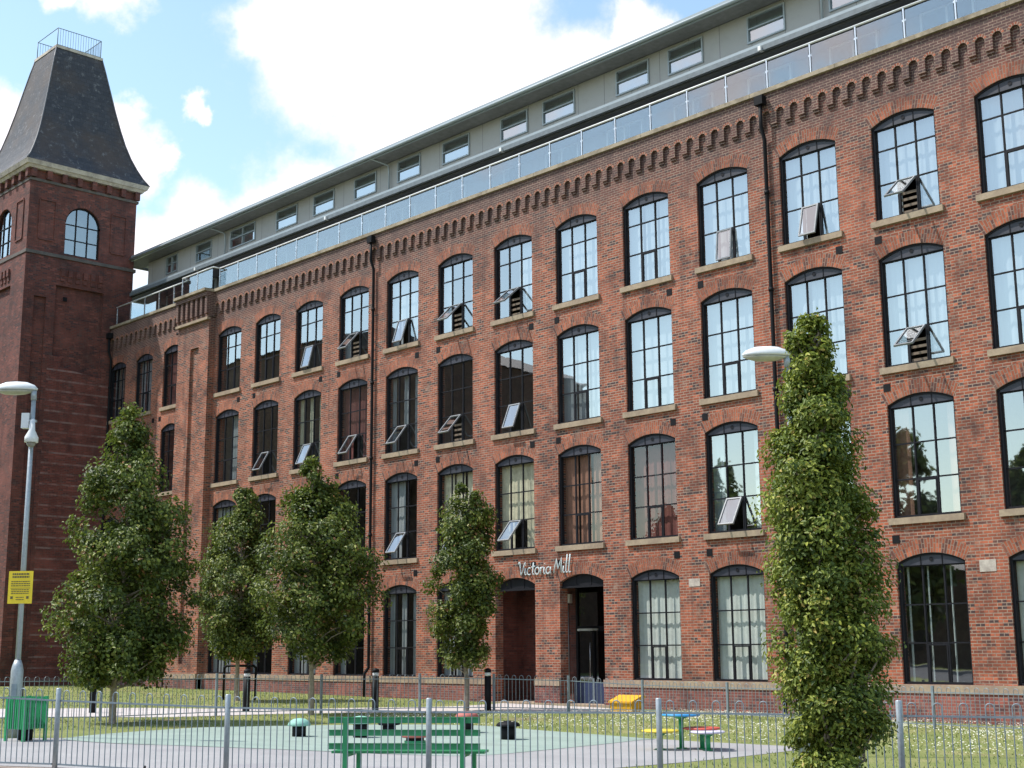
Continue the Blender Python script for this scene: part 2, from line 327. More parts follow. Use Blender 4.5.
# ---------------------------------------------------------------- ground
def ss(t): t=min(1,max(0,t)); return t*t*(3-2*t)
def zg(x,y):
    return -0.0075*(max(-62,min(-8,x))+27)*ss((y+20)/14) + 0.12*ss((-13-x)/7)*ss((-14-y)/5)
def sheet(name, poly, m, off, kind='structure', grid=1.0):
    bm=bmesh.new(); vs_=[bm.verts.new((x,y,0)) for x,y in poly]; bm.faces.new(vs_)
    xs=[p[0] for p in poly]; ys=[p[1] for p in poly]
    for a in np.arange(math.ceil(max(min(xs),-80)/grid)*grid, min(max(xs),20), grid):
        bmesh.ops.bisect_plane(bm, geom=bm.verts[:]+bm.edges[:]+bm.faces[:], plane_co=(a,0,0), plane_no=(1,0,0))
    for a in np.arange(math.ceil(max(min(ys),-40)/grid)*grid, min(max(ys),6), grid):
        bmesh.ops.bisect_plane(bm, geom=bm.verts[:]+bm.edges[:]+bm.faces[:], plane_co=(0,a,0), plane_no=(0,1,0))
    for v in bm.verts: v.co.z=zg(v.co.x,v.co.y)+off
    for f in bm.faces:
        f.normal_update()
        if f.normal.z<0: f.normal_flip()
    me=bpy.data.meshes.new(name); bm.to_mesh(me); bm.free(); me.materials.append(m); o=bpy.data.objects.new(name,me); link(o); tag(o,kind=kind); return o
def smooth(pts, k=6):
    r=[]
    for i in range(len(pts)-1):
        p0=pts[max(i-1,0)];p1=pts[i];p2=pts[i+1];p3=pts[min(i+2,len(pts)-1)]
        for j in range(k):
            t=j/k; r.append(tuple(0.5*(2*b+(c-a)*t+(2*a-5*b+4*c-d)*t*t+(3*b-a-3*c+d)*t**3) for a,b,c,d in zip(p0,p1,p2,p3)))
    r.append(tuple(pts[-1])); return r
FP=[(-23.6,-24.3),(-20.92,-23.07),(-18.38,-21.69),(-15.9,-20.53),(-13.32,-19.27),(-10.84,-17.83),(-8.41,-16.59),(-6.16,-15.39),(-3.75,-14.2)]
FT=[1.4,1.33,1.22,1.15,1.12,1.13,1.12,1.11,1.11]
sheet('ground',[(-900,-900),(900,-900),(900,900),(-900,900)],M_lawn,0)
sheet('pavement',[(-80,-52.5),(-23.6,-24.55),(-18.5,-22.0),(-13.4,-19.5),(-8.5,-16.8),(-3.75,-14.45),(14,-6),(30,-60),(-30,-75)],M_pave,0.008)
mint_far=smooth([(-24.9,-18.5),(-26.53,-16.68),(-27.58,-15.2),(-28.08,-13.68),(-27.04,-11.68),(-25.69,-9.81),(-24.09,-8.74),(-22.36,-8.95),(-19.99,-9.15),(-18.24,-9.36)])
mint_near=smooth([(-18.33,-9.58),(-17.94,-11.28),(-17.5,-13.51),(-17.33,-15.04),(-18.12,-15.87),(-19.85,-16.9),(-21.55,-17.8),(-23.0,-18.45),(-24.6,-18.62)])
sheet('tarmac',smooth([(-23.4,-24.0),(-26.2,-20.6),(-25.4,-18.6),(-23.5,-16.5),(-21,-14.0),(-19.4,-11.4),(-18.4,-9.2)])+smooth([(-17.24,-9.23),(-15.97,-9.04),(-14.9,-9.15),(-14.38,-11.72),(-14.2,-13.47),(-14.16,-14.89),(-14.0,-17.3),(-12.9,-18.95)])+[(-15.9,-20.4),(-18.38,-21.6)],M_tar,0.006)
sheet('playground_surface',mint_far+mint_near[1:-1],M_play,0.012)
sheet('path',smooth([(-60,-26),(-45,-15.2),(-41.12,-12.74),(-38.01,-9.9),(-36.52,-9.14),(-33.86,-6.97),(-33.1,-5.37),(-31.9,-2.9),(-32.4,-0.3)])+[(-28.2,-0.3)]+smooth([(-26.2,-0.9),(-26.54,-2.1),(-28.09,-3.66),(-28.9,-4.8),(-30.8,-7.12),(-31.86,-8.76),(-32.71,-11.53),(-33.56,-12.42),(-35.32,-13.79),(-36.5,-15.03),(-45,-22),(-52,-30)]),M_path,0.006)
def kerbline():
    mb=MB()
    for (a,b) in zip(FP[:-1],FP[1:]):
        a=Vector((*a,0));b=Vector((*b,0));d=(b-a).normalized();n=Vector((d.y,-d.x,0))
        za,zb=zg(a.x,a.y),zg(b.x,b.y)
        q=[a+n*0.16,b+n*0.16,b-n*0.10,a-n*0.10]
        top=[Vector((q[0].x,q[0].y,za+.05)),Vector((q[1].x,q[1].y,zb+.05)),Vector((q[2].x,q[2].y,zb+.05)),Vector((q[3].x,q[3].y,za+.05))]
        mb.face(top)
        for i in range(4):
            p,r_=top[i],top[(i+1)%4]; mb.face([r_,p,p-Vector((0,0,.3)),r_-Vector((0,0,.3))])
    return mb
tag(kerbline().build('kerb',M_kerb),kind='structure')

# ---------------------------------------------------------------- mill
PITCH=2.942; X0=-52.725; WH=0.925; RISE=0.23; REC=0.06
def cx(k): return X0+PITCH*k
ROWS=[(12.57,15.13),(8.68,11.53),(4.85,7.70),(0.81,3.73)]
mill=empty('mill_building',(0,0,0))
tag(mill,'long four storey red brick mill with arched windows, glass balustrade and grey rooftop storey','building')
def arc_pts(xc,w,zs,rise,n=14,extra=0.0):
    Rr=(w*w+rise*rise)/(2*rise); cz=zs+rise-Rr; a=math.asin(w/Rr); Rr+=extra
    return [(xc+Rr*math.sin(-a+2*a*i/n), cz+Rr*math.cos(-a+2*a*i/n)) for i in range(n+1)]
def wall_open(mb, T, u0, u1, z0, z1, cols, depth, n=14, mi=0, reveal=True):
    """wall sheet with arched openings. T maps (u, depth, z) to a point; cols: (uc, halfwidth, [(zb, zs, rise)...])"""
    def q(pts): mb.face([T(a,0,b) for a,b in pts], uv=[(a,b) for a,b in pts], mi=mi)
    cols=sorted(cols); u=u0
    for uc,w,ops in cols:
        q([(u,z0),(uc-w,z0),(uc-w,z1),(u,z1)]); z=z0
        for zb,zs,rise in sorted(ops):
            if zb>z+1e-4: q([(uc-w,z),(uc+w,z),(uc+w,zb),(uc-w,zb)])
            A=arc_pts(uc,w,zs,rise,n); top=zs+rise+0.02
            for (a,b),(c,d) in zip(A[:-1],A[1:]): q([(a,b),(c,d),(c,top),(a,top)])
            z=top
            if reveal:
                dp=depth
                for uu,s in ((uc-w,1),(uc+w,-1)):
                    pts=[(uu,0,zb),(uu,dp,zb),(uu,dp,zs),(uu,0,zs)]
                    if s<0: pts=pts[::-1]
                    mb.face([T(*p) for p in pts],uv=[(p[1],p[2]) for p in pts],mi=mi)
                acc_=0
                for (a,b),(c,d) in zip(A[:-1],A[1:]):
                    l=math.hypot(c-a,d-b); mb.face([T(a,0,b),T(a,dp,b),T(c,dp,d),T(c,0,d)],uv=[(0,acc_),(dp,acc_),(dp,acc_+l),(0,acc_+l)],mi=mi); acc_+=l
                if zb>z0+1e-4: mb.face([T(uc-w,0,zb),T(uc+w,0,zb),T(uc+w,dp,zb),T(uc-w,dp,zb)],mi=mi)
        if z<z1-1e-4: q([(uc-w,z),(uc+w,z),(uc+w,z1),(uc-w,z1)])
        u=uc+w
    q([(u,z0),(u1,z0),(u1,z1),(u,z1)])
XL,XR=-60.5,-7.0
LEFT=[-59.72,-57.17,-54.58]; LW=0.78
cols=[(cx(k),WH,[(a,b,RISE) for a,b in ROWS if not (k in (7,8) and b<4)]+([(0.0,3.73,RISE)] if k in (7,8) else [])) for k in range(1,16)]
cols+=[(x,LW,[(a,b,RISE) for a,b in ROWS]) for x in LEFT]
mb=MB(); TY=lambda u,d,z: Vector((u,d,z))
wall_open(mb,TY,XL,XR,0.0,16.0,cols,0.34)
mb.face([TY(XL,0,16),TY(XR,0,16),TY(XR,0,17.1),TY(XL,0,17.1)])
# right end wall, rear wall
mb.face([(XR,0,-1),(XR,20,-1),(XR,20,17.1),(XR,0,17.1)]); mb.face([(XR,20,-1),(-66.1,20,-1),(-66.1,20,17.1),(XR,20,17.1)]); mb.face([(-66.1,20,-1),(-66.1,0.95,-1),(-66.1,0.95,17.1),(-66.1,20,17.1)])
mb.build('wall',M_brick,mill)
# pilaster between the two window groups, with a blind recess
PX0,PX1,PY=-53.55,-50.95,-0.32
mb=MB(); 
q=lambda a,b,c,d: mb.face([(a,PY,c),(b,PY,c),(b,PY,d),(a,PY,d)])
rx0,rx1,rz0,rz1=-52.45,-51.75,1.2,14.75
q(PX0,rx0,0,16.0); q(rx1,PX1,0,16.0); q(rx0,rx1,0,rz0); q(rx0,rx1,rz1,16.0)
mb.face([(rx0,PY+.12,rz0),(rx1,PY+.12,rz0),(rx1,PY+.12,rz1),(rx0,PY+.12,rz1)])
mb.face([(rx0,PY,rz0),(rx0,PY+.12,rz0),(rx0,PY+.12,rz1),(rx0,PY,rz1)]); mb.face([(rx1,PY+.12,rz0),(rx1,PY,rz0),(rx1,PY,rz1),(rx1,PY+.12,rz1)])
mb.face([(rx0,PY,rz1),(rx0,PY+.12,rz1),(rx1,PY+.12,rz1),(rx1,PY,rz1)]); mb.face([(rx0,PY,rz0),(rx1,PY,rz0),(rx1,PY+.12,rz0),(rx0,PY+.12,rz0)])
mb.face([(PX1,PY,0),(PX1,0,0),(PX1,0,16),(PX1,PY,16)]); mb.face([(PX0,0,0),(PX0,PY,0),(PX0,PY,16),(PX0,0,16)])
mb.build('pilaster',M_brick,mill)
# brick base and stone band under the ground floor windows
mb=MB(); ms=MB()
for a,b in ((XL,cx(7)-WH),(cx(7)+WH,cx(8)-WH),(cx(8)+WH,XR)):
    mb.box(a,b,-0.06,0.02,-0.8,0.60,skip='k'); 
    ms=MB(); x=a
    while x<b-0.01:
        e=min(b,x+random.uniform(1.0,1.9)); e=b if b-e<0.5 else e
        ms.box(x+0.002,e-0.002,-0.085,0.10,0.602,0.808); x=e
    ms.build('plinth_band',M_plinth,mill)
mb.box(PX0,PX1,PY-0.06,-0.062,-0.8,0.60,skip='k'); ms=MB().box(PX0-.02,PX1+.02,PY-0.085,-0.087,0.602,0.808); ms.build('plinth_band',M_plinth,mill)
for xc in (cx(7)-WH,cx(7)+WH,cx(8)-WH,cx(8)+WH): pass
mb.build('base_course',M_base,mill)
# corbel table: small arches on stepped legs carrying the parapet
def corbel(mb, mr, u0, u1, y):
    pit=0.462; n=max(1,round((u1-u0)/pit)); pit=(u1-u0)/n
    T=lambda u,d,z: Vector((u,y+d,z)); w=0.125
    cl=[(u0+pit*(i+0.5),w,[(16.22,16.48,0.10)]) for i in range(n)]
    wall_open(mb,T,u0,u1,16.22,17.1,cl,0.09,n=6)
    for i in range(n+1):     # legs step back to the wall below
        a=u0+pit*i-pit/2+w; b=u0+pit*i+pit/2-w
        a=max(a,u0); b=min(b,u1)
        mb.box(a,b,y,-.001,16.145,16.222,skip='tk'); mb.box(a+0.01,b-0.01,y+0.045,-.001,16.07,16.145,skip='tk')
    for i in range(n):
        xc=u0+pit*(i+0.5); A=arc_pts(xc,w,16.48,0.10,6); B=arc_pts(xc,w,16.48,0.10,6,0.075)
        for j in range(6):
            mr.face([(A[j][0],y-0.004,A[j][1]),(A[j+1][0],y-0.004,A[j+1][1]),(B[j+1][0],y-0.004,B[j+1][1]),(B[j][0],y-0.004,B[j][1])],uv=[(0,j*.077),(0,j*.077+.077),(.075,j*.077+.077),(.075,j*.077)])
mb=MB(); mr=MB()
corbel(mb,mr,XL+0.02,PX0,-0.09); mr.build('corbel_rims',M_orange,mill); mr=MB(); corbel(mb,mr,PX1,XR,-0.09)
mb.build('corbel_table',M_brick,mill); mr.build('corbel_rims',M_orange,mill)
mb=MB()       # dentils over the pilaster
mb.box(PX0,PX1,PY-0.04,-0.001,15.95,16.12)
for i in range(7):
    a=PX0+i*(PX1-PX0-0.16)/6; mb.box(a,a+0.17,PY-0.16,PY,16.1,16.95)
mb.box(PX0,PX1,PY,-0.002,16.12,17.1); mb.box(PX0-.03,PX1+.03,PY-0.2,PY+.02,16.9,17.1)
mb.build('dentil_panel',M_brick,mill)
MB().box(PX0-.05,PX1+.05,PY-0.14,PY+.02,15.84,15.95).build('pilaster_ledge',M_stone,mill)
mb=MB()
def coping(a,b,y0,y1):
    x=a
    while x<b-0.01:
        e=min(b,x+random.uniform(1.1,1.6)); e=b if b-e<0.5 else e
        j=random.uniform(-.006,.006); mb.box(x+0.004,e-0.004,y0+j,y1,17.102,17.225+j); x=e
coping(XL+.02,PX0-.05,-0.17,0.42); coping(PX0-.05,PX1+.05,PY-0.3,0.42); coping(PX1+.05,XR,-0.17,0.42)
mb.build('coping',M_coping,mill)

# window building blocks (origin at the sill centre, wall face at y = 0)
def frame_mesh(w,h,rows,name):
    mb=MB(); y0,y1=REC,REC+0.12
    def bar(x0,x1,z0,z1,dy=None):
        if dy is None: mb.box(x0,x1,y0,y1,z0,z1)
        else: mb.box(x0,x1,y0+.062-dy,y0+.10,z0,z1)
    bar(-w,-w+0.07,0,h); bar(w-0.055,w,0,h); bar(-w+.055,w-.055,0,0.06)
    A=arc_pts(0,w,h,RISE)      # solid head panel under the arch
    z=h-0.06; n=len(A)
    mb.face([(-w+.055,y0+.01,z)]+[(a,y0+.01,b) for a,b in [(w-.055,z)]]+[(a,y0+.01,b) for a,b in A[::-1]],mi=1)
    for (a,b),(c,d) in zip(A[:-1],A[1:]): mb.face([(a,y0-.015,b),(c,y0-.015,d),(c,y0-.015,d-.05),(a,y0-.015,b-.05)]); mb.face([(a,y0-.015,b-.05),(c,y0-.015,d-.05),(c,y0+.01,d-.05),(a,y0+.01,b-.05)])
    bar(-w+.055,w-.055,h-.09,h-.055,0.012)
    cw=2*(w-.055)/3; xs=[-w+.055+cw,-w+.055+2*cw]
    zz=[0.06]+[0.06+(h-.15)*f for f in rows]
    for x in xs:
        bar(x-.020,x+.020,0.06,h-.09,0.006); mb.box(x-.012,x+.012,y0-.003,y0+.01,h-.06,h+RISE*0.80)
    for zr in zz[1:]:
        e=[-w+.055]+[v for x in xs for v in (x-.024,x+.024)]+[w-.055]
        for i in range(0,6,2): bar(e[i],e[i+1],zr-.018,zr+.018,0.0)
    # heavier casement frame round the middle bottom pane
    a,b=xs[0]+.024,xs[1]-.024; c,d=zz[0],zz[1]-.022
    bar(a,a+.035,c,d,.015); bar(b-.035,b,c,d,.015); bar(a+.035,b-.035,d-.04,d,.015)
    # round vent in the head panel
    if w>0.8:
        ring=[(0.055*math.cos(t*math.pi/6),0.055*math.sin(t*math.pi/6)) for t in range(12)]
        mb.face([(x,y0-.004,h+.075+z_) for x,z_ in ring])
    return mb.mesh(name,[M_frame,M_head]), xs, zz
def pane_mesh(w,h,xs,zz,skip_mid,gm=None):
    mb=MB(); y=REC+0.085; ex=[-w+.055]+list(xs)+[w-.055]; ez=list(zz)+[h-.09]
    for i in range(3):
        for j in range(3):
            if skip_mid and i==1 and j==0: continue
            a,b,c,d=ex[i],ex[i+1],ez[j],ez[j+1]; t=(random.uniform(-.0015,.0015),random.uniform(-.0015,.0015))
            mb.face([(a,y-t[0],c),(b,y+t[0],c),(b,y+t[0]+t[1],d),(a,y-t[0]+t[1],d)])
    return mb.mesh('pane',gm or M_glass,weld=False)
def arch_mesh(w):
    mb=MB(); h=0
    for ex0,ex1,dz in ((0.0,0.36,0),):
        A=arc_pts(0,w,0,RISE,16,ex0); B=arc_pts(0,w,0,RISE,16,ex1); s=0
        for i in range(16):
            l=math.hypot(B[i+1][0]-B[i][0],B[i+1][1]-B[i][1])*0.92
            mb.face([(A[i][0],-.003,A[i][1]),(A[i+1][0],-.003,A[i+1][1]),(B[i+1][0],-.003,B[i+1][1]),(B[i][0],-.003,B[i][1])],uv=[(0,s),(0,s+l),(ex1,s+l),(ex1,s)]); s+=l
    return mb.mesh('brick_arch',M_arch)
def sill_mesh(w): return MB().box(-w-.10,w+.10,-0.085,0.12,-.165,-.005).mesh('sill',M_stone)
def sash_mesh(sw,sh):
    mb=MB(); t=.04
    for a,b,c,d in ((0,t,-sh,0),(sw-t,sw,-sh,0),(t,sw-t,-sh,-sh+t),(t,sw-t,-t,0)): mb.box(a,b,-.025,.025,c,d)
    return mb.mesh('sash',plain('sash_paint',(0.20,0.21,0.23),0.4) if 'sash_paint' not in bpy.data.materials else bpy.data.materials['sash_paint'])
def curtain_mesh(w,h,m,kind,seed,hole=0.0):
    rnd=random.Random(seed); mb=MB(); y=REC+0.25
    spans={'full':[(-w+.03,w-.03)],'gap':[(-w+.02,-w*.38),(-w*.28,w*.25),(w*.34,w-.02)],'sides':[(-w+.03,-w*.55),(w*.6,w-.03)],'strips':[(-w+.05,-w*.68),(-w*.22,w*.05),(w*.45,w*.7)],'right':[(0.02,w-.03)],'slits':[(-w+.10,-w+.15),(-w*.30,-w*.25),(w*.36,w*.41)],'left':[(-w+.03,-.1)],
           'blind':[(-w+.03,w-.03)]}[kind]
    for a,b in spans:
        n=max(4,int((b-a)/0.045)); px=None
        for i in range(n+1):
            x=a+(b-a)*i/n; yy=y+(0 if kind=='blind' else 0.013*math.sin(i*1.7+seed)+rnd.uniform(-.005,.005))
            zl_=hole if (abs(x)<w*.36 and abs(px[0] if px else x)<w*.36) else 0.0
            if px is not None: mb.face([(px[0],px[1],zl_),(x,yy,zl_),(x,yy,h+RISE),(px[0],px[1],h+RISE)],smooth=True)
            px=(x,yy)
    return mb.mesh('curtain',m)
TYPES={}
def wtype(w,h,rows):
    key=(round(w,3),round(h,3))
    if key not in TYPES:
        fm,xs,zz=frame_mesh(w,h,rows,'window_frame')
        TYPES[key]=dict(frame=fm,xs=xs,zz=zz,pane=[pane_mesh(w,h,xs,zz,False) for _ in range(3)],paneo=[pane_mesh(w,h,xs,zz,True) for _ in range(2)],panec=[pane_mesh(w,h,xs,zz,False,M_glass2) for _ in range(2)],paneco=[pane_mesh(w,h,xs,zz,True,M_glass2) for _ in range(2)],
            arch=arch_mesh(w),sill=sill_mesh(w),sash=sash_mesh(xs[1]-xs[0]-.048,zz[1]-zz[0]-.03))
    return TYPES[key]
sashglass={}
OPEN={(0,3):14,(0,4):42,(0,5):18,(0,6):46,(0,7):50,(0,10):6,(0,11):15,(0,12):50,(1,2):30,(1,3):24,(1,4):34,(1,5):38,(1,6):42,(1,7):22,(1,12):50,(2,5):34,(2,6):26,(2,7):40,(2,10):30,(1,11):0}
CURT={(2,7):(M_cream,'full'),(2,8):(M_brown,'gap'),(2,9):(M_redc,'full'),(2,6):(M_cream,'gap'),(2,5):(M_blind,'left'),(1,3):(M_cream,'strips'),(1,1):(M_blind,'right'),(1,4):(M_redc,'full'),
 (1,5):(M_blind,'strips'),(3,9):(M_grey,'full'),(3,10):(M_grey,'full'),(3,13):(M_grey,'full'),(3,6):(M_blind,'gap'),(3,5):(M_blind,'strips'),(3,4):(M_blind,'sides'),(3,3):(M_blind,'gap'),(3,2):(M_blind,'sides'),(3,1):(M_blind,'gap'),
 (0,8):(M_blind,'full'),(0,9):(M_blind,'gap'),(0,10):(M_blind,'full'),(0,11):(M_blind,'full'),(0,12):(M_blind,'full'),(0,13):(M_blind,'full'),(1,8):(M_blind,'gap'),(1,9):(M_blind,'blind'),(1,10):(M_blind,'full'),(1,11):(M_blind,'gap'),(1,12):(M_blind,'gap'),(1,13):(M_blind,'full'),
 (0,4):(M_blind,'sides'),(0,5):(M_blind,'full'),(0,6):(M_blind,'sides'),(0,7):(M_blind,'right'),(2,10):(M_blind,'sides'),(3,12):(M_blind,'left'),(0,-1):(M_redc,'full'),(0,-2):(M_blind,'gap'),(0,-3):(M_blind,'strips'),(2,1):(M_blind,'gap')}
CURT[(3,12)]=(M_grey,'slits'); CURT[(2,12)]=(M_brown,'sides')
NW=0
def window(x,r,k,w):
    global NW
    zb,zs=ROWS[r]; h=zs-zb; rows=(0.385,0.77) if r==0 else (1/3,2/3)
    t=wtype(w,h,rows)
    fr=inst('window',t['frame'],mill,(x,0,zb)); NW+=1
    op=OPEN.get((r,k),0); rnd=(r*7+k*3)
    cl=(r==3 and k!=12) or (r==2 and k<=9); inst('pane',t[('paneco' if op else 'panec') if cl else ('paneo' if op else 'pane')][rnd%2],fr)
    if r<3: inst('sill',t['sill'],fr)
    inst('brick_arch',t['arch'],fr,(0,0,h))
    if op:
        s=inst('sash',t['sash'],fr,(t['xs'][0]+.024,REC-.01,t['zz'][1]-.025),(-R(op),0,0))
        key=id(t['sash'])
        sw=t['xs'][1]-t['xs'][0]-.048; sh=t['zz'][1]-t['zz'][0]-.03
        if key not in sashglass: sashglass[key]=MB().box(.04,sw-.04,-.004,.004,-sh+.04,-.04,skip='klrtb').mesh('sash_pane',M_glass)
        inst('sash_pane',sashglass[key],fr,(t['xs'][0]+.024,REC-.01,t['zz'][1]-.025),(-R(op),0,0))
        if op>=42:
            mb=MB(); a,b=t['xs'][0]+.03,t['xs'][1]-.03
            for i in range(4): mb.box(a,b,REC+.10,REC+.12,0.08+i*.17,0.15+i*.17)
            mb.build('guard_slats',bpy.data.materials.get('guard_timber') or plain('guard_timber',(0.16,0.115,0.08),0.7),fr)
    if (r,k) in CURT:
        m,kind=CURT[(r,k)]; inst('curtain',curtain_mesh(w,h,m,kind,rnd,t['zz'][1] if op>10 else 0.0),fr)
    return fr
for k in range(1,16):
    for r in range(4):
        if r==3 and k in (7,8): continue
        window(cx(k),r,k,WH)
for i,x in enumerate(LEFT):
    for r in range(4): window(x,r,i-3,LW)
# square air bricks
vm=MB().box(-.10,.10,-.012,.01,-.10,.10).mesh('air_vent',M_black)
for k in range(1,15):
    for z in (12.07,8.17,4.33):
        inst('air_vent',vm,mill,(cx(k)+(-0.89 if k%2==0 else 0.87),0,z))
for x in (-58.2,-56.1,-55.5):
    for z in (12.07,8.17): inst('air_vent',vm,mill,(x,0,z))
# rooms behind the windows
mb=MB()
for z in (4.5,8.4,12.3,15.9): mb.box(XL+.3,XR-.2,0.36,6,z-.12,z)
for a,b in ((XL+.3,cx(7)-WH-.36),(cx(8)+WH+.36,XR-.2)): mb.box(a,b,0.36,6,.43,.55)
mb.face([(XL+.3,6,0),(XR-.2,6,0),(XR-.2,6,16),(XL+.3,6,16)])
for k in list(range(1,17,2)):
    x=cx(k)-PITCH/2
    if k in (7,9): continue
    mb.box(x-.06,x+.06,0.36,6,0.55,15.8)
for x in (XL+.32,PX0+1.3,XR-.3): mb.box(x-.06,x+.06,0.36,6,0.55,15.8)
mb.build('interior',M_room,mill)
# entrance porch behind the two open arches
ax0,ax1=cx(7)-WH-.35,cx(8)+WH+.35
mb=MB(); pd=1.55
mb.face([(ax0,pd,-.3),(-30.95,pd,-.3),(-30.95,pd,4.2),(ax0,pd,4.2)]); mb.face([(-28.9,pd,-.3),(ax1,pd,-.3),(ax1,pd,4.2),(-28.9,pd,4.2)])
mb.face([(ax0,.345,-.3),(ax0,pd,-.3),(ax0,pd,4.2),(ax0,.345,4.2)]); mb.face([(ax1,pd,-.3),(ax1,.345,-.3),(ax1,.345,4.2),(ax1,pd,4.2)])
mb.face([(cx(7)+WH,.345,0),(cx(8)-WH,.345,0),(cx(8)-WH,.345,4.2),(cx(7)+WH,.345,4.2)])
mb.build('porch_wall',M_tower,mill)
MB().box(ax0,ax1,.36,pd+1.0,3.98,4.1).build('porch_ceiling',M_room,mill)
MB().box(ax0,ax1,-.2,pd+1.0,-.2,.08).build('doorstep',M_plinth,mill)
mb=MB(); dx0,dx1,dy=-30.95,-28.9,pd+.05
for a,b,c,d in ((dx0,dx0+.08,.08,3.98),(dx1-.08,dx1,.08,3.98),(dx0+.08,dx1-.08,2.25,2.42),(dx0+.72,dx0+.80,.08,2.25),(dx0+.08,dx0+.72,.08,.25)): mb.box(a,b,dy-.05,dy+.03,c,d)
dr=mb.build('door',M_frame,mill)
MB().face; m_=MB(); m_.face([(dx0+.08,dy,.1),(dx1-.08,dy,.1),(dx1-.08,dy,3.95),(dx0+.08,dy,3.95)]); m_.build('door_pane',glass('door_glass',(.25,.28,.3),.12),dr)
MB().box(dx0+.08,dx1-.08,dy+.1,dy+1.0,.1,3.9,skip='f').build('lobby',M_room,dr)
MB().tube([(dx0+.66,dy-.1,.8),(dx0+.66,dy-.1,1.9)],.018).build('handle',M_rail,dr)
MB().box(dx0+.1,dx0+1.0,dy-.09,dy-.055,2.27,2.34).build('closer_bar',M_rail,dr)
for k in (7,8):   # dark heads of the open arches
    mb=MB(); A=arc_pts(0,WH,0,RISE); y=.12
    mb.face([(-WH,y,-.12),(WH,y,-.12)]+[(a,y,b) for a,b in A[::-1]]); mb.box(-WH,WH,y-.03,y+.03,-.18,-.12)
    for x in (-.31,.31): mb.box(x-.012,x+.012,y-.015,y,-.12,RISE*.8)
    h=mb.build('arch_head',M_frame,mill,(cx(k),0,3.73)); inst('brick_arch',wtype(WH,2.92,(1/3,2/3))['arch'],h)
MB().box(-.06,.06,-.11,0,-.14,.14).build('wall_light',M_white,mill,(-31.15,pd,3.3))
MB().tube([(-31.25,pd-.02,.3),(-31.25,pd-.02,3.1)],.012,6).build('conduit',M_steel,mill)
MB().box(-.21,.21,-.012,.01,-.14,.14).build('stone_plaque',M_tstone,mill,(-15.92,0,3.57))
MB().box(-.2,.2,-.012,.01,-.11,.11).build('stone_plaque',M_tstone,mill,(-24.77,0,3.52))
# downpipes
def pipe(name,pts,r=0.055,joints=(),hopper=None):
    mb=MB().tube(pts,r,10)
    for z in joints: mb.tube([(pts[1][0],pts[1][1],z-.06),(pts[1][0],pts[1][1],z+.06)],r*1.35,10)
    if hopper: x,y,z=hopper; mb.box(x-.14,x+.14,y-.10,y+.10,z-.12,z+.14); mb.box(x-.08,x+.08,y-.06,y+.06,z-.26,z-.12)
    mb.build(name,M_black,mill)
def vpipe(x,top=16.85,jog=True,y=-.10,hy=-.24):
    pts=[(x,hy,top),(x,hy,top-.75),(x,y,top-1.1)]
    pts+=[(x,y,z) for z in (12,8,4,1.35)]
    pts+= [(x,y,1.1),(x-.02,y-.16,.9),(x-.02,y-.16,-.1)] if jog else [(x,y,-.1)]
    mb=MB().tube(pts,.055,10)
    for z in (14.2,11.4,8.6,5.8,3.0): mb.tube([(x,y,z-.05),(x,y,z+.05)],.075,10)
    mb.box(x-.14,x+.14,hy-.10,hy+.10,top-.1,top+.16); mb.build('downpipe',M_black,mill)
vpipe(-39.62); vpipe(-21.66); vpipe(-60.3,top=16.7)
mb=MB().tube([(-54.0,-.13,15.75),(-53.72,-.13,15.7),(-53.70,-.13,15.3),(-53.70,-.13,8),(-53.70,-.13,1.1),(-53.70,-.3,.9),(-53.70,-.3,-.1)],.06,10)
for z in (14,11.4,8.6,5.8): mb.tube([(-53.70,-.13,z-.05),(-53.70,-.13,z+.05)],.08,10)
mb.build('downpipe',M_black,mill)
# roof terrace, balustrade
MB().box(-66,XR,0.3,20,16.9,17.1).build('terrace',M_roofing,mill)
bal=empty('balustrade',(0,0,0),parent=mill)
BX=[-60.3+i*1.471 for i in range(37) if -60.3+i*1.471<XR-.2]
def jogy(x): return -0.2 if PX0-.2<x<PX1+.2 else 0.12
post=MB().box(-.022,.022,-.022,.022,0,.98).box(-.055,.055,-.012,.012,.60,.66).box(-.05,.05,-.05,.05,0,.02).mesh('post',M_rail)
segs=[]; x=-60.35
for a,b in ((-60.35,PX0),(PX0,PX1),(PX1,XR)):
    n=max(1,round((b-a)/1.471)); segs+=[(a+(b-a)*i/n,a+(b-a)*(i+1)/n,-0.22 if a==PX0 else 0.12) for i in range(n)]
for a,b,y in segs:
    inst('post',post,bal,(a+.02,y,17.225))
    g=MB(); g.box(a+.06,b-.03,y-.006,y+.006,17.29,18.14); g.build('glass_panel',M_bal,bal)
inst('post',post,bal,(XR-.05,.12,17.225))
mb=MB()
for a,b,y in ((-60.4,PX0,.12),(PX0,PX1,-.22),(PX1,XR,.12)): mb.tube([(a,y,18.22),(b,y,18.22)],.032,8)
mb.tube([(PX0,.12,18.22),(PX0,-.22,18.22)],.032,8); mb.tube([(PX1,-.22,18.22),(PX1,.12,18.22)],.032,8)
mb.build('handrail',M_white,bal)
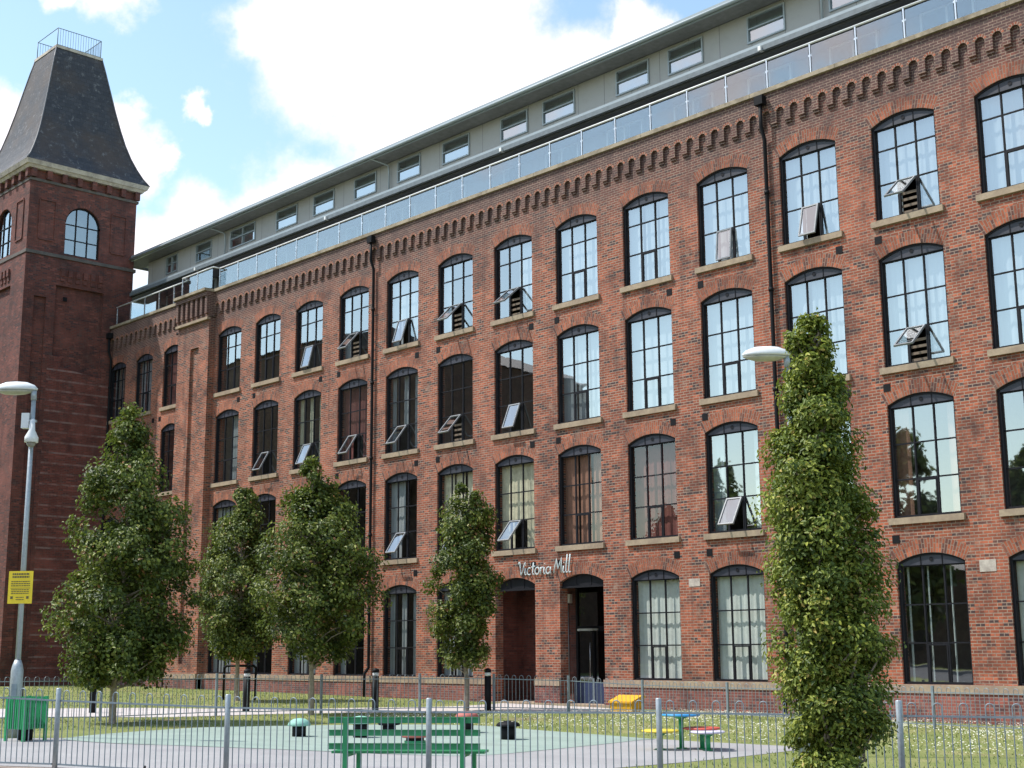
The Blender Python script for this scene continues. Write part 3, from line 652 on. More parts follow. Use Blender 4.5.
# penthouse: recessed dark storey, ledge with gutter, pale upper storey, oversailing roof
pent=empty('rooftop_storey',(0,0,0),parent=mill)
PL=-60.2
mb=MB(); mb.box(PL,XR-.4,2.1,14,17.1,18.9); mb.build('lower_wall',M_soffit,pent)
dg=MB().box(-.75,.75,-.02,.02,0,1.7).mesh('terrace_door',M_ptop); dcur=MB().box(-.75,.2,.01,.02,0,1.7).mesh('door_blind',M_dblind)
dfr=MB().box(-.8,-.74,-.05,.04,0,1.75).box(.74,.8,-.05,.04,0,1.75).box(-.03,.03,-.05,.04,0,1.75).box(-.74,.74,-.05,.04,1.7,1.75).mesh('door_frame',M_fascia)
wl=MB()
for i in range(17):
    x=-58.2+i*2.942
    d=inst('terrace_door',dfr,pent,(x,2.04,17.12)); inst('glass',dg,d)
    if i%2==0: pass
    inst('door_blind',MB().box(-.75,.25,.01,.02,0,1.7).mesh('door_blind',M_dblind) if i==0 else bpy.data.meshes['door_blind'],d,(0.0 if i%3 else .5,.012,0))
mb=MB(); mb.box(PL-1.5,XR,0.95,2.3,18.98,19.02); mb.box(PL-1.5,XR,0.88,0.95,18.98,19.22); mb.box(PL-1.5,XR,0.95,2.3,19.20,19.24)
mb.build('ledge',M_fascia,pent)
MB().box(PL-1.5,XR,.80,.877,18.93,19.09).build('gutter',plain('gutter_grey',(0.13,0.155,0.175),.5),pent)
MB().box(PL-1.0,XR-.3,1.0,2.2,18.90,18.975).build('soffit',M_soffit,pent)
UW=[(-52.58,-50.5),(-48.84,-47.23),(-46.05,-44.55),(-43.17,-41.71),(-40.36,-38.94),(-37.63,-36.08),(-34.38,-32.97),(-32.21,-30.64),(-28.73,-27.28),(-26.47,-25.04),(-23.32,-21.93),(-20.4,-19.0),(-17.3,-15.9),(-14.4,-13.0),(-11.2,-9.8)]
UW=[(-58.4,-57.3),(-55.6,-54.2)]+UW
mb=MB(); x=PL; W0,W1=19.72,20.60
for a,b in UW+[(XR-.4,None)]:
    mb.box(x,a,1.6,1.7,19.24,20.72)
    if b is None: break
    mb.box(a,b,1.6,1.7,19.24,W0); mb.box(a,b,1.6,1.7,W1,20.72); x=b
mb.box(PL-.002,PL+.1,1.7,14,19.24,20.72); mb.box(PL+.1,XR-.4,1.9,13.9,19.24,20.70)
mb.build('upper_wall',M_cladding,pent)
for i,(a,b) in enumerate(UW):
    w=b-a; mb=MB(); y=1.58
    for c in ((0,.05,0,W1-W0),(w-.05,w,0,W1-W0),(.05,w-.05,0,.05),(.05,w-.05,W1-W0-.05,W1-W0),(.05,w-.05,.44,.48)): mb.box(c[0],c[1],-.03,.06,c[2],c[3])
    if i in (2,0): mb.box(w/2-.025,w/2+.025,-.03,.06,.05,W1-W0-.05)
    f=mb.build('window',M_fascia,pent,(a,y,W0)); g=MB(); g.face([(.05,.03,.05),(w-.05,.03,.05),(w-.05,.03,.83),(.05,.03,.83)]); g.build('pane',M_ptop,f)
    if i>4: g=MB(); g.face([(.05,.06,.05),(w-.05,.06,.05),(w-.05,.06,.42),(.05,.06,.42)]); g.build('blind',M_blind,f)
mb=MB(); RL=PL-1.4
mb.box(RL,XR,.80,.88,20.72,20.98); mb.box(RL,XR,.88,15,20.80,20.97); mb.box(RL,RL+.1,.88,15,20.72,20.80)
mb.tube([(RL,.74,20.80),(XR,.74,20.80)],.06,10)
mb.build('roof',M_fascia,pent)
MB().box(RL+.1,XR,.88,1.9,20.74,20.798).build('eaves_soffit',plain('eaves_board',(0.19,0.19,0.19),.7),pent)
for x in (-53.2,-41.1,-20.9):
    MB().tube([(x,.78,20.75),(x+.3,1.45,20.55),(x+.3,1.5,20.3),(x+.3,1.5,19.3)],.035,8).build('gutter_pipe',M_fascia,pent)
for x in (-54.2,-44.0,-33.5,-22.3): MB().box(x-.05,x+.05,.72,.9,18.92,19.06).build('gutter_bracket',M_white,pent)

# sign lettering in pale metal strokes
def arcp(cx_,cy_,rx,ry,a0,a1,n=8): return [(cx_+rx*math.cos(R(a0+(a1-a0)*i/n)),cy_+ry*math.sin(R(a0+(a1-a0)*i/n))) for i in range(n+1)]
def glyph(ch):
    o=[]
    if ch=='V': o=[[(-.02,.72),(.02,.86),(.09,.88),(.13,.76),(.2,.25),(.26,.0),(.34,.2),(.48,.72),(.56,.86)]]; w=.52
    elif ch=='i': o=[[(.06,.46),(.04,.12),(.09,.0),(.17,.06)],[(.075,.66),(.085,.70)]]; w=.2
    elif ch=='c': o=[arcp(.2,.23,.17,.24,50,310)]; w=.38
    elif ch=='t': o=[[(.12,.82),(.09,.14),(.15,.0),(.24,.04)],[(-.02,.5),(.28,.56)]]; w=.26
    elif ch=='o': o=[arcp(.2,.23,.17,.24,90,450,14)]; w=.42
    elif ch=='r': o=[[(.05,.48),(.07,.0)],[(.07,.3),(.14,.44),(.26,.46)]]; w=.27
    elif ch=='a': o=[arcp(.19,.22,.16,.22,60,380,12),[(.36,.46),(.35,.1),(.42,.0)]]; w=.46
    elif ch=='M': o=[[(.02,0),(.1,.5),(.17,.95),(.28,.5),(.34,.28),(.44,.6),(.56,1.0),(.58,.5),(.62,.0)]]; w=.70
    elif ch=='l': o=[[(.1,1.22),(.07,.6),(.06,.14),(.12,.0),(.22,.06)]]; w=.22
    else: w=.16
    return o,w
mb=MB(); sc=.40; x=0; total=sum(glyph(c)[1] for c in 'Victoria Mill')
y=-.05
for ch in 'Victoria Mill':
    o,w=glyph(ch)
    for st in o: mb.tube([((x+a+.08*b)*1.0,0,b) for a,b in st],.050,6,flat=.55)
    x+=w
kx=2.35/x; 
for i,v_ in enumerate(mb.v): mb.v[i]=(v_[0]*kx,v_[1]*sc*1.2,v_[2]*.46)
sg=mb.build('building_sign',M_letter,None,(-31.92,-.06,4.02)); tag(sg,'pale metal handwritten style lettering reading Victoria Mill above the two entrance arches','sign')

# ---------------------------------------------------------------- tower
tower=empty('brick_tower',(-63.3,-1.85,0)); tag(tower,'dark red brick tower with steep concave slate roof at the left end of the mill','tower')
def tw(mb,name,m,par=tower): o=mb.build(name,m,par); o.location=(63.3,1.85,0) if par is tower else (0,0,0); return o
TX0,TX1,TY0,TY1=-66.0,-60.5,-4.55,.95
def face_T(side):
    if side=='e': return lambda u,d,z: Vector((TX1-d, u, z))        # u runs along y
    return lambda u,d,z: Vector((u, TY0+d, z))
mb=MB(); m2=MB()
for side,u0,u1 in (('e',TY0,TY1),('s',TX0,TX1)):
    T=face_T(side); c=(u0+u1)/2
    # flip winding is harmless: both sides render
    wall_open(mb,T,u0,u1,20.3,24.3,[(c,.89,[(20.42,21.95,1.0*.93)])],.22,n=18)
    # blind panels either side of the window, sunk
    for a,b,zz0,zz1 in ((u0+.55,u0+1.3,20.95,22.85),(u1-1.27,u1-.55,20.95,22.85)):
        for (pa,pb,pc,pd_) in ((a,b,zz1,zz1+.09),(a-.05,a,zz0,zz1),(b,b+.05,zz0,zz1),(a,b,zz0-.06,zz0)): 
            mb.face([T(pa,-.05,pc),T(pb,-.05,pc),T(pb,-.05,pd_),T(pa,-.05,pd_)]); mb.face([T(pa,0,pc),T(pb,0,pc),T(pb,-.05,pc),T(pa,-.05,pc)]); mb.face([T(pa,0,pc),T(pa,0,pd_),T(pa,-.05,pd_),T(pa,-.05,pc)]); mb.face([T(pb,0,pc),T(pb,0,pd_),T(pb,-.05,pd_),T(pb,-.05,pc)])
    # shaft: two sunk panels (narrow and wide) between flat strips
    def rect(a,b,c_,d_,dep,tgt=mb):
        tgt.face([T(a,dep,c_),T(b,dep,c_),T(b,dep,d_),T(a,dep,d_)],uv=[(a,c_),(b,c_),(b,d_),(a,d_)])
    def edge(a,b,c_,d_,dep,tgt=mb):
        for p,q_ in (((a,c_),(a,d_)),((b,c_),(b,d_)),((a,d_),(b,d_)),((a,c_),(b,c_))):
            tgt.face([T(p[0],0,p[1]),T(q_[0],0,q_[1]),T(q_[0],dep,q_[1]),T(p[0],dep,p[1])])
    n0,n1=u0+.52,u0+1.12; w0,w1=u0+1.56,u1-1.5 
    rect(u0,n0,-1,20.3,0); rect(n1,w0,-1,20.3,0); rect(w1,u1,-1,20.3,0)
    rect(n0,n1,18.15,20.3,0); rect(n0,n1,-1,18.15,.13); edge(n0,n1,-1,18.15,.13)
    rect(w0,w1,18.83,20.3,0); rect(w0,w1,-1,18.83,.16); edge(w0,w1,-1,18.83,.16)
    if side=='e':   # rebuilt brick skin with pale banding on the lower right part
        m2.face([T(u0+1.25,-.012,-.8),T(u1,-.012,-.8),T(u1,-.012,14.4),T(u0+2.0,-.012,14.9),T(u0+2.0,-.012,15.4),T(u0+1.35,-.012,15.4)])
    # row of small corbel dentils
    for i in range(6):
        uu=u0+1.85+i*(1.9/5); mb.box(0,0,0,0,0,0) if False else None
        a=uu-.1; 
        for f_ in ((a,a+.2),): 
            for dd,zt,zb_ in ((-.10,19.66,19.3),(-.05,19.3,19.05)):
                mb.face([T(a,dd,zb_),T(a+.2,dd,zb_),T(a+.2,dd,zt),T(a,dd,zt)]); mb.face([T(a,0,zb_),T(a,dd,zb_),T(a,dd,zt),T(a,0,zt)]); mb.face([T(a+.2,0,zb_),T(a+.2,dd,zb_),T(a+.2,dd,zt),T(a+.2,0,zt)]); mb.face([T(a,0,zb_),T(a+.2,0,zb_),T(a+.2,dd,zb_),T(a,dd,zb_)])
mb.face([(TX0,TY1,-1),(TX1,TY1,-1),(TX1,TY1,24.3),(TX0,TY1,24.3)]); mb.face([(TX0,TY0,-1),(TX0,TY1,-1),(TX0,TY1,24.3),(TX0,TY0,24.3)])
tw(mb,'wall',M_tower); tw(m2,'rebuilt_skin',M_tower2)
C0=Vector((-63.26,-1.77,0))
def ring(mb,h0,h1,z0,z1,hin=2.6):
    """square ring moulding: half sizes h0 (bottom) and h1 (top)"""
    for k in range(4):
        a=math.pi/2*k; rot=Matrix.Translation(C0)@Matrix.Rotation(a,4,'Z')
        P=lambda x,y,z: rot@Vector((x,y,z))
        mb.face([P(-h0,-h0,z0),P(h0,-h0,z0),P(h1,-h1,z1),P(-h1,-h1,z1)])
        mb.face([P(-h1,-h1,z1),P(h1,-h1,z1),P(hin,-hin,z1),P(-hin,-hin,z1)]); mb.face([P(-hin,-hin,z0),P(hin,-hin,z0),P(h0,-h0,z0),P(-h0,-h0,z0)])
mb=MB(); ring(mb,2.82,2.82,20.16,20.32); wst=stone('weathered_string',(0.14,0.12,0.11),(0.09,0.08,0.075)); tw(mb,'string_course',wst)
mb=MB(); ring(mb,2.81,2.81,23.72,23.84); tw(mb,'string_course',wst)
#stone('weathered_string',(0.14,0.12,0.11),(0.09,0.08,0.075)))
for k in (0,1):
    rot=Matrix.Translation(C0)@Matrix.Rotation(math.pi/2*k,4,'Z')
    for i in range(8):
        x=-2.68+i*(5.36/7); mb=MB(); mb.box(x-.12,x+.12,-2.96,-2.78,23.86,24.28,rot=rot); tw(mb,'bracket',M_tower)
mb=MB(); ring(mb,2.95,3.05,24.28,24.42,2.5); ring(mb,3.10,3.18,24.42,24.62,2.5); tw(mb,'cornice',M_tstone)
prof=[(3.16,24.63),(2.92,25.0),(2.68,25.5),(2.44,26.1),(2.22,26.8),(2.02,27.6),(1.80,28.6),(1.58,29.7),(1.36,30.8),(1.22,31.45)]
mb=MB()
for k in range(4):
    rot=Matrix.Translation(C0)@Matrix.Rotation(math.pi/2*k,4,'Z'); s=0
    for (a,za),(b,zb) in zip(prof[:-1],prof[1:]):
        l=math.hypot(a-b,zb-za); P=[rot@Vector(p) for p in ((-a,-a,za),(a,-a,za),(b,-b,zb),(-b,-b,zb))]
        mb.face(P,uv=[(-a,s),(a,s),(b,s+l),(-b,s+l)]); s+=l
tw(mb,'roof',M_slate)
mb=MB()
for sx,sy in ((1,-1),(1,1),(-1,-1),(-1,1)):
    mb.tube([C0+Vector((sx*(a+.01),sy*(a+.01),z)) for a,z in prof],.035,6)
tw(mb,'roof_hips',plain('lead_flashing',(0.10,0.10,0.115),.5))
mb=MB(); ring(mb,1.26,1.26,31.42,31.56,0.0); tw(mb,'roof_curb',M_tstone)
mb=MB(); h=1.16; zt=32.5
cor=[(-h,-h),(h,-h),(h,h),(-h,h)]
for i in range(4):
    a=cor[i];b=cor[(i+1)%4]
    mb.tube([C0+Vector((*a,31.5)),C0+Vector((*a,zt))],.022,6)
    mb.tube([C0+Vector((*a,zt)),C0+Vector((*b,zt))],.02,6); mb.tube([C0+Vector((*a,31.62)),C0+Vector((*b,31.62))],.013,6)
    if i in (1,2,3):
        for j in range(1,17):
            t=j/17; p=(a[0]+(b[0]-a[0])*t,a[1]+(b[1]-a[1])*t); mb.tube([C0+Vector((*p,31.62)),C0+Vector((*p,zt))],.010,4,cap=False)
tw(mb,'roof_railing',plain('rail_paint',(0.10,0.14,0.19),.5))
def tower_window(side):
    T=face_T(side); u0,u1=(TY0,TY1) if side=='e' else (TX0,TX1); c=(u0+u1)/2; w=.89; A=arc_pts(c,w,21.95,.93,18); d=.14
    mb=MB()
    def bb(a,b,z0,z1):
        P=[T(x,dd,z) for z in (z0,z1) for dd in (d-.03,d+.03) for x in (a,b)]
        for f in ((0,1,5,4),(2,6,7,3),(0,4,6,2),(1,3,7,5),(0,2,3,1),(4,5,7,6)): mb.face([P[i] for i in f])
    bb(c-w,c-w+.06,20.42,21.95); bb(c+w-.06,c+w,20.42,21.95); bb(c-w+.06,c+w-.06,20.42,20.48)
    for x in (c-.3,c+.3): bb(x-.025,x+.025,20.48,22.78)
    for z in (21.2,21.95):
        for a,b in ((c-w+.06,c-.325),(c-.275,c+.275),(c+.325,c+w-.06)): bb(a,b,z-.02,z+.02)
    for (a,b),(e,f) in zip(A[:-1],A[1:]):
        k_=.93; mb.face([T(a,d-.03,b),T(e,d-.03,f),T(c+(e-c)*k_,d-.03,21.95+(f-21.95)*k_),T(c+(a-c)*k_,d-.03,21.95+(b-21.95)*k_)])
    f_=tw(mb,'window',M_frame); g=MB(); g.face([T(c-w,d+.01,20.45),T(c+w,d+.01,20.45)]+[T(a,d+.01,b) for a,b in A[::-1]]); g.build('pane',M_glass,f_)
    g=MB(); g.face([T(c-w-.3,d+.8,20.3),T(c+w+.3,d+.8,20.3),T(c+w+.3,d+.8,23.2),T(c-w-.3,d+.8,23.2)]); g.build('room_back',M_room,f_)
    g=MB(); B=arc_pts(c,w,21.95,.93,18,.30); s=0
    for i in range(18):
        l=math.hypot(B[i+1][0]-B[i][0],B[i+1][1]-B[i][1]); g.face([T(A[i][0],-.003,A[i][1]),T(A[i+1][0],-.003,A[i+1][1]),T(B[i+1][0],-.003,B[i+1][1]),T(B[i][0],-.003,B[i][1])],uv=[(0,s),(0,s+l),(.3,s+l),(.3,s)]); s+=l
    g.build('brick_arch',M_tower,f_)
tower_window('e'); tower_window('s')
mb=MB(); mb.box(-60.52,-60.46,-2.6,-2.42,18.1,18.3); tw(mb,'wall_vent',M_black)

# ---------------------------------------------------------------- fences
def railing(name,P,tops,label,pitch,rail_drop,br,post_r,m,hoop=True,ph=None,group=None,hoop_every=3):
    root=empty(name,(P[0][0],P[0][1],0)); tag(root,label,'fence')
    o0=Vector((P[0][0],P[0][1],0))
    for i,((x,y),t) in enumerate(zip(P,tops)):
        z0=zg(x,y)-.1
        if post_r>0.03: mb=MB().tube([(x,y,z0),(x,y,t-.01),(x,y,t)],[post_r,post_r,post_r*.8],12)
        else: mb=MB().box(x-post_r,x+post_r,y-post_r,y+post_r,z0,t)
        o=mb.build('post',M_steel if post_r>0.03 else m,root); o.location=-o0
    for i in range(len(P)-1):
        a=Vector((*P[i],0));b=Vector((*P[i+1],0));d=(b-a);Ln=d.length;d.normalize();ta,tb=tops[i],tops[i+1]
        ga,gb=zg(*P[i]),zg(*P[i+1]); n=max(3,round(Ln/pitch)); mb=MB()
        f=lambda s,z,nn=0: a+d*(Ln*s)+Vector((0,0,z+(ta*(1-s)+tb*s)))
        rz=-rail_drop; e=post_r+.01
        bot=lambda s: (ga*(1-s)+gb*s)+.10-(ta*(1-s)+tb*s)
        for zz,th in ((lambda s:rz,.011),(bot,.011)):
            nrm=Vector((d.y,-d.x,0))*.012
            p,q_=f(e/Ln,zz(0)),f(1-e/Ln,zz(1)); u=Vector((0,0,th))
            for s1,s2 in (((nrm,u),(nrm,-u)),((nrm,-u),(-nrm,-u)),((-nrm,-u),(-nrm,u)),((-nrm,u),(nrm,u))):
                mb.face([p+s1[0]+s1[1],q_+s1[0]+s1[1],q_+s2[0]+s2[1],p+s2[0]+s2[1]])
        pr=Ln/n
        j=1
        while j<n:
            s=j/n; hp=(j%hoop_every==1) and j+1<n and hoop
            if hp:
                s2=(j+1)/n; h=pr/2; c=f((s+s2)/2,-h-.028)
                pts=[f(s,bot(s)),f(s,-h-.028)]+[c+d*(-h*math.cos(t*math.pi/6))+Vector((0,0,h*math.sin(t*math.pi/6))) for t in range(1,6)]+[f(s2,-h-.028),f(s2,bot(s2))]
                mb.tube(pts,br,5,cap=False); j+=2
            else:
                mb.tube([f(s,bot(s)),f(s,-rail_drop)],br,5,cap=False); j+=1
        o=mb.build('panel',m,root); o.location=-o0
    return root
nf=railing('bow_top_fence',FP,FT,'low grey bow top railing with round posts in the foreground in front of the playground',0.0915,.17,.0072,.036,M_fence)
for (x,y) in ((-19.62,-22.35),(-17.05,-21.06)):
    o=MB().tube([(x,y,zg(x,y)+.13),(x+.05,y-.03,zg(x,y)+.12),(x+.06,y-.04,zg(x,y)-.05)],.018,8).build('support_foot',M_black,nf); o.location=(-FP[0][0],-FP[0][1],0)
FF=[(-36.6,-24.5),(-35.0,-20.0),(-33.4,-16.6),(-32.64,-13.81),(-32.45,-10.62),(-31.14,-8.17),(-30.3,-5.42),(-29.01,-3.79),(-26.9,-2.95),(-24.96,-2.1),(-22.15,-2.05),(-19.2,-2.15),(-16.24,-2.31),(-13.3,-2.4),(-10.3,-2.5)]
FTT=[1.2,1.2,1.16,1.14,1.14,1.08,1.06,1.04,.99,.88,.85,.85,.85,.84,.84]
railing('park_railing',FF,FTT,'slender grey railing behind the lawn along the foot of the mill wall',0.115,.14,.0075,.028,M_fence,hoop_every=2)

# ---------------------------------------------------------------- trees
def leaf_mesh(name, C, N_, size, aspect, tone, m, rnd, droop=0.0):
    n=len(C); r=rnd; C=C+r.normal(size=C.shape)*size*.5
    nrm=N_/np.maximum(np.linalg.norm(N_,axis=1,keepdims=True),1e-6)
    t=r.normal(size=(n,3)); t[:,2]-=droop; t-=nrm*np.sum(t*nrm,axis=1,keepdims=True); t/=np.maximum(np.linalg.norm(t,axis=1,keepdims=True),1e-6)
    b=np.cross(nrm,t); L_=size*(0.7+0.6*r.random((n,1))); W_=L_*aspect
    fold=nrm*W_*0.35
    v=np.empty((n,6,3)); v[:,0]=C-t*L_*.5; v[:,1]=C-t*L_*.08-b*W_*.5+fold; v[:,2]=C+t*L_*.28-b*W_*.36+fold; v[:,3]=C+t*L_*.5; v[:,4]=C+t*L_*.28+b*W_*.36+fold; v[:,5]=C-t*L_*.08+b*W_*.5+fold
    idx=np.arange(n)[:,None]*6; f=np.concatenate([idx+np.array([[0,1,2,3]]),idx+np.array([[0,3,4,5]])],axis=1).reshape(-1)
    me=bpy.data.meshes.new(name); me.vertices.add(n*6); me.vertices.foreach_set('co',v.reshape(-1)); me.loops.add(n*8); me.loops.foreach_set('vertex_index',f.astype(np.int32))
    me.polygons.add(n*2); me.polygons.foreach_set('loop_start',np.arange(0,n*8,4,dtype=np.int32)); me.polygons.foreach_set('loop_total',np.full(n*2,4,dtype=np.int32))
    me.update(calc_edges=True); at=me.attributes.new('tone','FLOAT','FACE'); at.data.foreach_set('value',np.repeat(tone,2).astype(np.float32)); me.materials.append(m); return me
def tree(name,x,y,prof,label,seed,nl=13000,size=.10,aspect=.62,m=M_leaf,trunk=.075,z0=None,clump=.34,lean=0.0,droop=.5,nclump=90,group=None,trunk_top=None,base_z=None,edge=1.0,upward=False):
    """prof: (z, radius, offset along image-right) from top to bottom, heights above ground"""
    r=np.random.default_rng(seed); rr=random.Random(seed); gz=zg(x,y) if base_z is None else base_z
    root=empty(name,(x,y,gz)); tag(root,label,'tree',group)
    prof=sorted(prof); zs=np.array([p[0] for p in prof]); rs=np.array([p[1] for p in prof]); os_=np.array([p[2] for p in prof])
    RV=np.array([0.687,0.727,0])
    top=zs[-1]; bot=zs[0]; tt=trunk_top or top*.93
    mb=MB(); pts=[]; rad=[]
    for i in range(9):
        t=i/8; z=tt*t; o=np.interp(z,zs,os_)*t; pts.append((RV[0]*o+rr.uniform(-.03,.03)*(i>0),RV[1]*o+rr.uniform(-.03,.03)*(i>0),z-.05*(i==0))); rad.append(trunk*(1.25 if i==0 else 1-.85*t)+.004)
    mb.tube(pts,rad,8); mb.build('trunk',M_bark,root,weld=False)
    # clumps over the crown volume, weighted by area
    zz=r.random(6000)*(top-bot)+bot; w=np.interp(zz,zs,rs)**(.6 if upward else 1.2); zz=zz[r.random(6000)<w/w.max()][:nclump]
    zz=np.concatenate([zz,np.linspace(top*.86,top-.1,5)]); nfill=int(nclump*(.5 if upward else .2)); zfill=r.random(nfill)*(top*.85-bot)+bot+.1; fill0=len(zz); zz=np.concatenate([zz,zfill])
    cc=[]; lb=MB()
    for iz,z in enumerate(zz):
        R0=np.interp(z,zs,rs); o=np.interp(z,zs,os_); a=r.random()*2*math.pi; q_=R0*(r.random()**.45)*.93*edge
        q_*=((0.88+.22*r.random()) if upward else (0.70+.55*r.random())) if iz<fill0 else .45
        c=np.array([RV[0]*o+q_*math.cos(a),RV[1]*o+q_*math.sin(a),z]); cc.append((c,R0))
        if r.random()<.6:
            zb=max(bot*.8,z-(.9 if upward else .45)*q_-.15); ob=np.interp(zb,zs,os_)*zb/tt
            s=np.array([RV[0]*ob,RV[1]*ob,zb]); mid=(s+c)/2+r.normal(size=3)*.05
            lb.tube([tuple(s),tuple(mid),tuple(c)],[.022,.014,.006],5,cap=False)
    lb.build('branches',M_bark,root,weld=False)
    per=max(1,nl//len(cc)); P=[];NN=[];TO=[]
    for c,R0 in cc:
        o_=np.interp(c[2],zs,os_)
        cs=clump*(.55+.7*r.random())*min(1.0,.35+R0/1.0); d=r.normal(size=(per,3)); d/=np.linalg.norm(d,axis=1,keepdims=True); rad_=r.random((per,1))**.42
        p=c+d*rad_*cs*np.array([1,1,.8]); P.append(p)
        out_=p-np.array([0,0,1])*0-np.array([RV[0]*0,0,0]); ax=c-np.array([RV[0]*o_,RV[1]*o_,c[2]]); ax=ax/max(R0,.2); nn=d*.45+ax*.75+r.normal(size=(per,3))*.42+np.array([0,0,.55]); NN.append(nn)
        TO.append(np.clip(r.normal(.42+r.normal()*.10,.2,size=per)+(r.random(per)<.03)*.5,0,1))
    P=np.concatenate(P);NN=np.concatenate(NN);TO=np.concatenate(TO)
    inst('crown',leaf_mesh('crown',P,NN,size,aspect,TO,m,r,droop),root)
    return root
tree('small_tree',-31.16,-14.24,[(1.0,.9,-.1),(1.5,1.5,.0),(2.6,1.6,.1),(3.3,1.6,.2),(3.9,1.6,.3),(4.5,1.35,.3),(5.3,1.2,.3),(5.9,.95,.1),(6.4,.75,.05),(7.0,.4,.05),(7.65,.12,.0)],'broad leafy park tree at far left, tallest of the small trees',11,nl=38000,nclump=190,clump=.42,trunk=.075,group='young trees on the lawn')
tree('small_tree',-39.89,-5.3,[(1.5,.7,.0),(2.2,1.3,.05),(2.9,1.6,.1),(3.6,1.6,.05),(4.3,1.4,.0),(5.1,1.15,.0),(5.8,.8,.0),(6.4,.45,.0),(7.0,.15,.0)],'second small tree from the left, behind the black lighting bollard and close to the mill',12,nl=27000,nclump=125,clump=.42,group='young trees on the lawn')
tree('small_tree',-30.92,-8.65,[(1.45,.5,-.1),(2.0,1.4,.05),(2.7,1.75,.1),(3.4,1.8,.15),(4.2,1.6,.1),(4.9,1.25,.0),(5.6,.95,-.05),(6.2,.45,-.1),(6.85,.1,-.1)],'round topped small tree with pale trunk, third from the left, left of the long downpipe',13,nl=30000,nclump=140,clump=.42,trunk=.07,group='young trees on the lawn')
tree('small_tree',-29.57,-4.34,[(1.25,.35,.0),(1.7,.75,-.1),(2.5,1.0,.0),(3.2,1.1,.0),(4.0,1.05,-.05),(4.6,.85,.0),(5.3,.7,.0),(5.8,.4,.05),(6.35,.1,.0)],'slim small tree just left of the open entrance arches',14,nl=20000,nclump=95,clump=.37,trunk=.07,group='young trees on the lawn')
tree('hornbeam',-8.0,-18.55,[(.15,.30,-.05),(.5,.42,.0),(1.2,.56,.05),(1.7,.60,.04),(2.2,.60,.03),(2.7,.60,.02),(3.1,.58,-.02),(3.4,.56,-.04),(3.67,.50,-.05),(3.95,.41,-.03),(4.2,.35,-.01),(4.5,.30,.0),(4.75,.23,.0),(5.06,.10,.0)],'tall narrow column shaped hornbeam in the right foreground hiding the second lamp post',15,nl=88000,size=.052,aspect=.5,m=M_leafh,trunk=.05,clump=.22,nclump=330,droop=1.0,edge=.92,upward=True)

# ---------------------------------------------------------------- lamp posts
def lamp(x,y,label,h=6.80,cctv=False):
    z=zg(x,y); rz=math.atan2(.727,.687)
    root=empty('street_lamp',(x,y,z),rz); tag(root,label,'street lamp','street lamps')
    o=MB().tube([(0,0,1.42),(0,0,4),(0,0,h-.15)],[.055,.05,.042],12).build('pole',M_steel,root)
    MB().lathe([(.115,-.1),(.115,1.25),(.10,1.33),(.06,1.45)],n=16).build('pole_base',M_steel,root)
    MB().box(-.05,.05,-.12,-.113,.35,1.0).build('access_door',M_fence,root)
    sh=MB().lathe([(.03,-.02),(.42,0),(.43,.03),(.36,.10),(.22,.155),(.02,.175)],(-.36,0,h-.10),n=20,sy=.42).build('lamp_head',M_white,root)
    MB().lathe([(.02,-.10),(.2,-.085),(.34,-.045),(.40,-.018)],(-.38,0,h-.10),n=20,sy=.42).build('lens',plain('lamp_lens',(0.45,0.44,0.36),.2),sh)
    MB().tube([(0,0,h-.3),(-.01,0,h-.1)],.058,10).build('bracket',M_steel,root)
    return root
lp=lamp(-25.91,-18.98,'grey street lamp at the left edge carrying a yellow sign and white cameras')
lamp(-13.76,-10.77,'grey street lamp mostly hidden behind the column shaped hornbeam',h=6.90)
zl=lp.location.z; rz=lp.rotation_euler.z
cc_=empty('security_camera',(lp.location.x,lp.location.y,zl+5.45),rz); tag(cc_,'white dome camera hanging from the left lamp post above the yellow sign','camera')
MB().tube([(.0,0,.60),(.03,-.05,.62),(.05,-.12,.6),(.05,-.14,.5)],.05,8).build('bracket',M_white,cc_)
MB().lathe([(.13,.18),(.13,.28),(.06,.42),(.05,.6)],(.05,-.14,0),n=16).build('housing',M_white,cc_)
MB().lathe([(.01,.08),(.05,.095),(.08,.13),(.09,.18)],(.05,-.14,0),n=16).build('dome',plain('smoked_dome',(.25,.23,.2),.15),cc_)
cb=empty('control_box',(lp.location.x,lp.location.y,zl+6.08),rz); tag(cb,'small white control box strapped to the left lamp post under its lamp head','box')
MB().box(-.20,-.05,-.07,.07,-.15,.15).build('case',M_white,cb); MB().box(-.07,.07,-.065,.065,-.02,.02).build('strap',M_steel,cb)
sg=empty('notice_sign',(lp.location.x,lp.location.y,zl+2.82),R(40)); tag(sg,'yellow rectangular notice with dark printing fixed to the left lamp post','sign')
MB().box(-.245,.245,-.085,-.075,-.31,.31).build('panel',M_signy,sg)
rnd=random.Random(3)
def prow(z,h_,x0,x1,gap):
    x=x0; mb=MB()
    while x<x1:
        w=rnd.uniform(.02,.05); e=min(x+w,x1); mb.box(x,e,-.088,-.0852,z,z+h_); x=e+gap
    mb.build('print_line',M_signtext,sg)
prow(.235,.035,-.17,.17,.01); prow(.18,.035,-.17,.17,.01)
for z in (.10,.06,.02): prow(z,.018,-.19,.19,.009)
for z in (-.055,-.09,-.125): prow(z,.016,-.18,.18,.009)
for q4_ in ((-.20,.20,-.02,-.012),(-.19,-.14,-.22,-.17),(.13,.18,-.22,-.17)): MB().box(q4_[0],q4_[1],-.088,-.0852,q4_[2],q4_[3]).build('print_mark',M_signtext,sg)
prow(-.20,.016,-.08,.08,.008); prow(-.24,.014,-.08,.08,.008)
MB().box(-.06,.06,-.074,.06,.12,.15).build('clip',M_steel,sg)

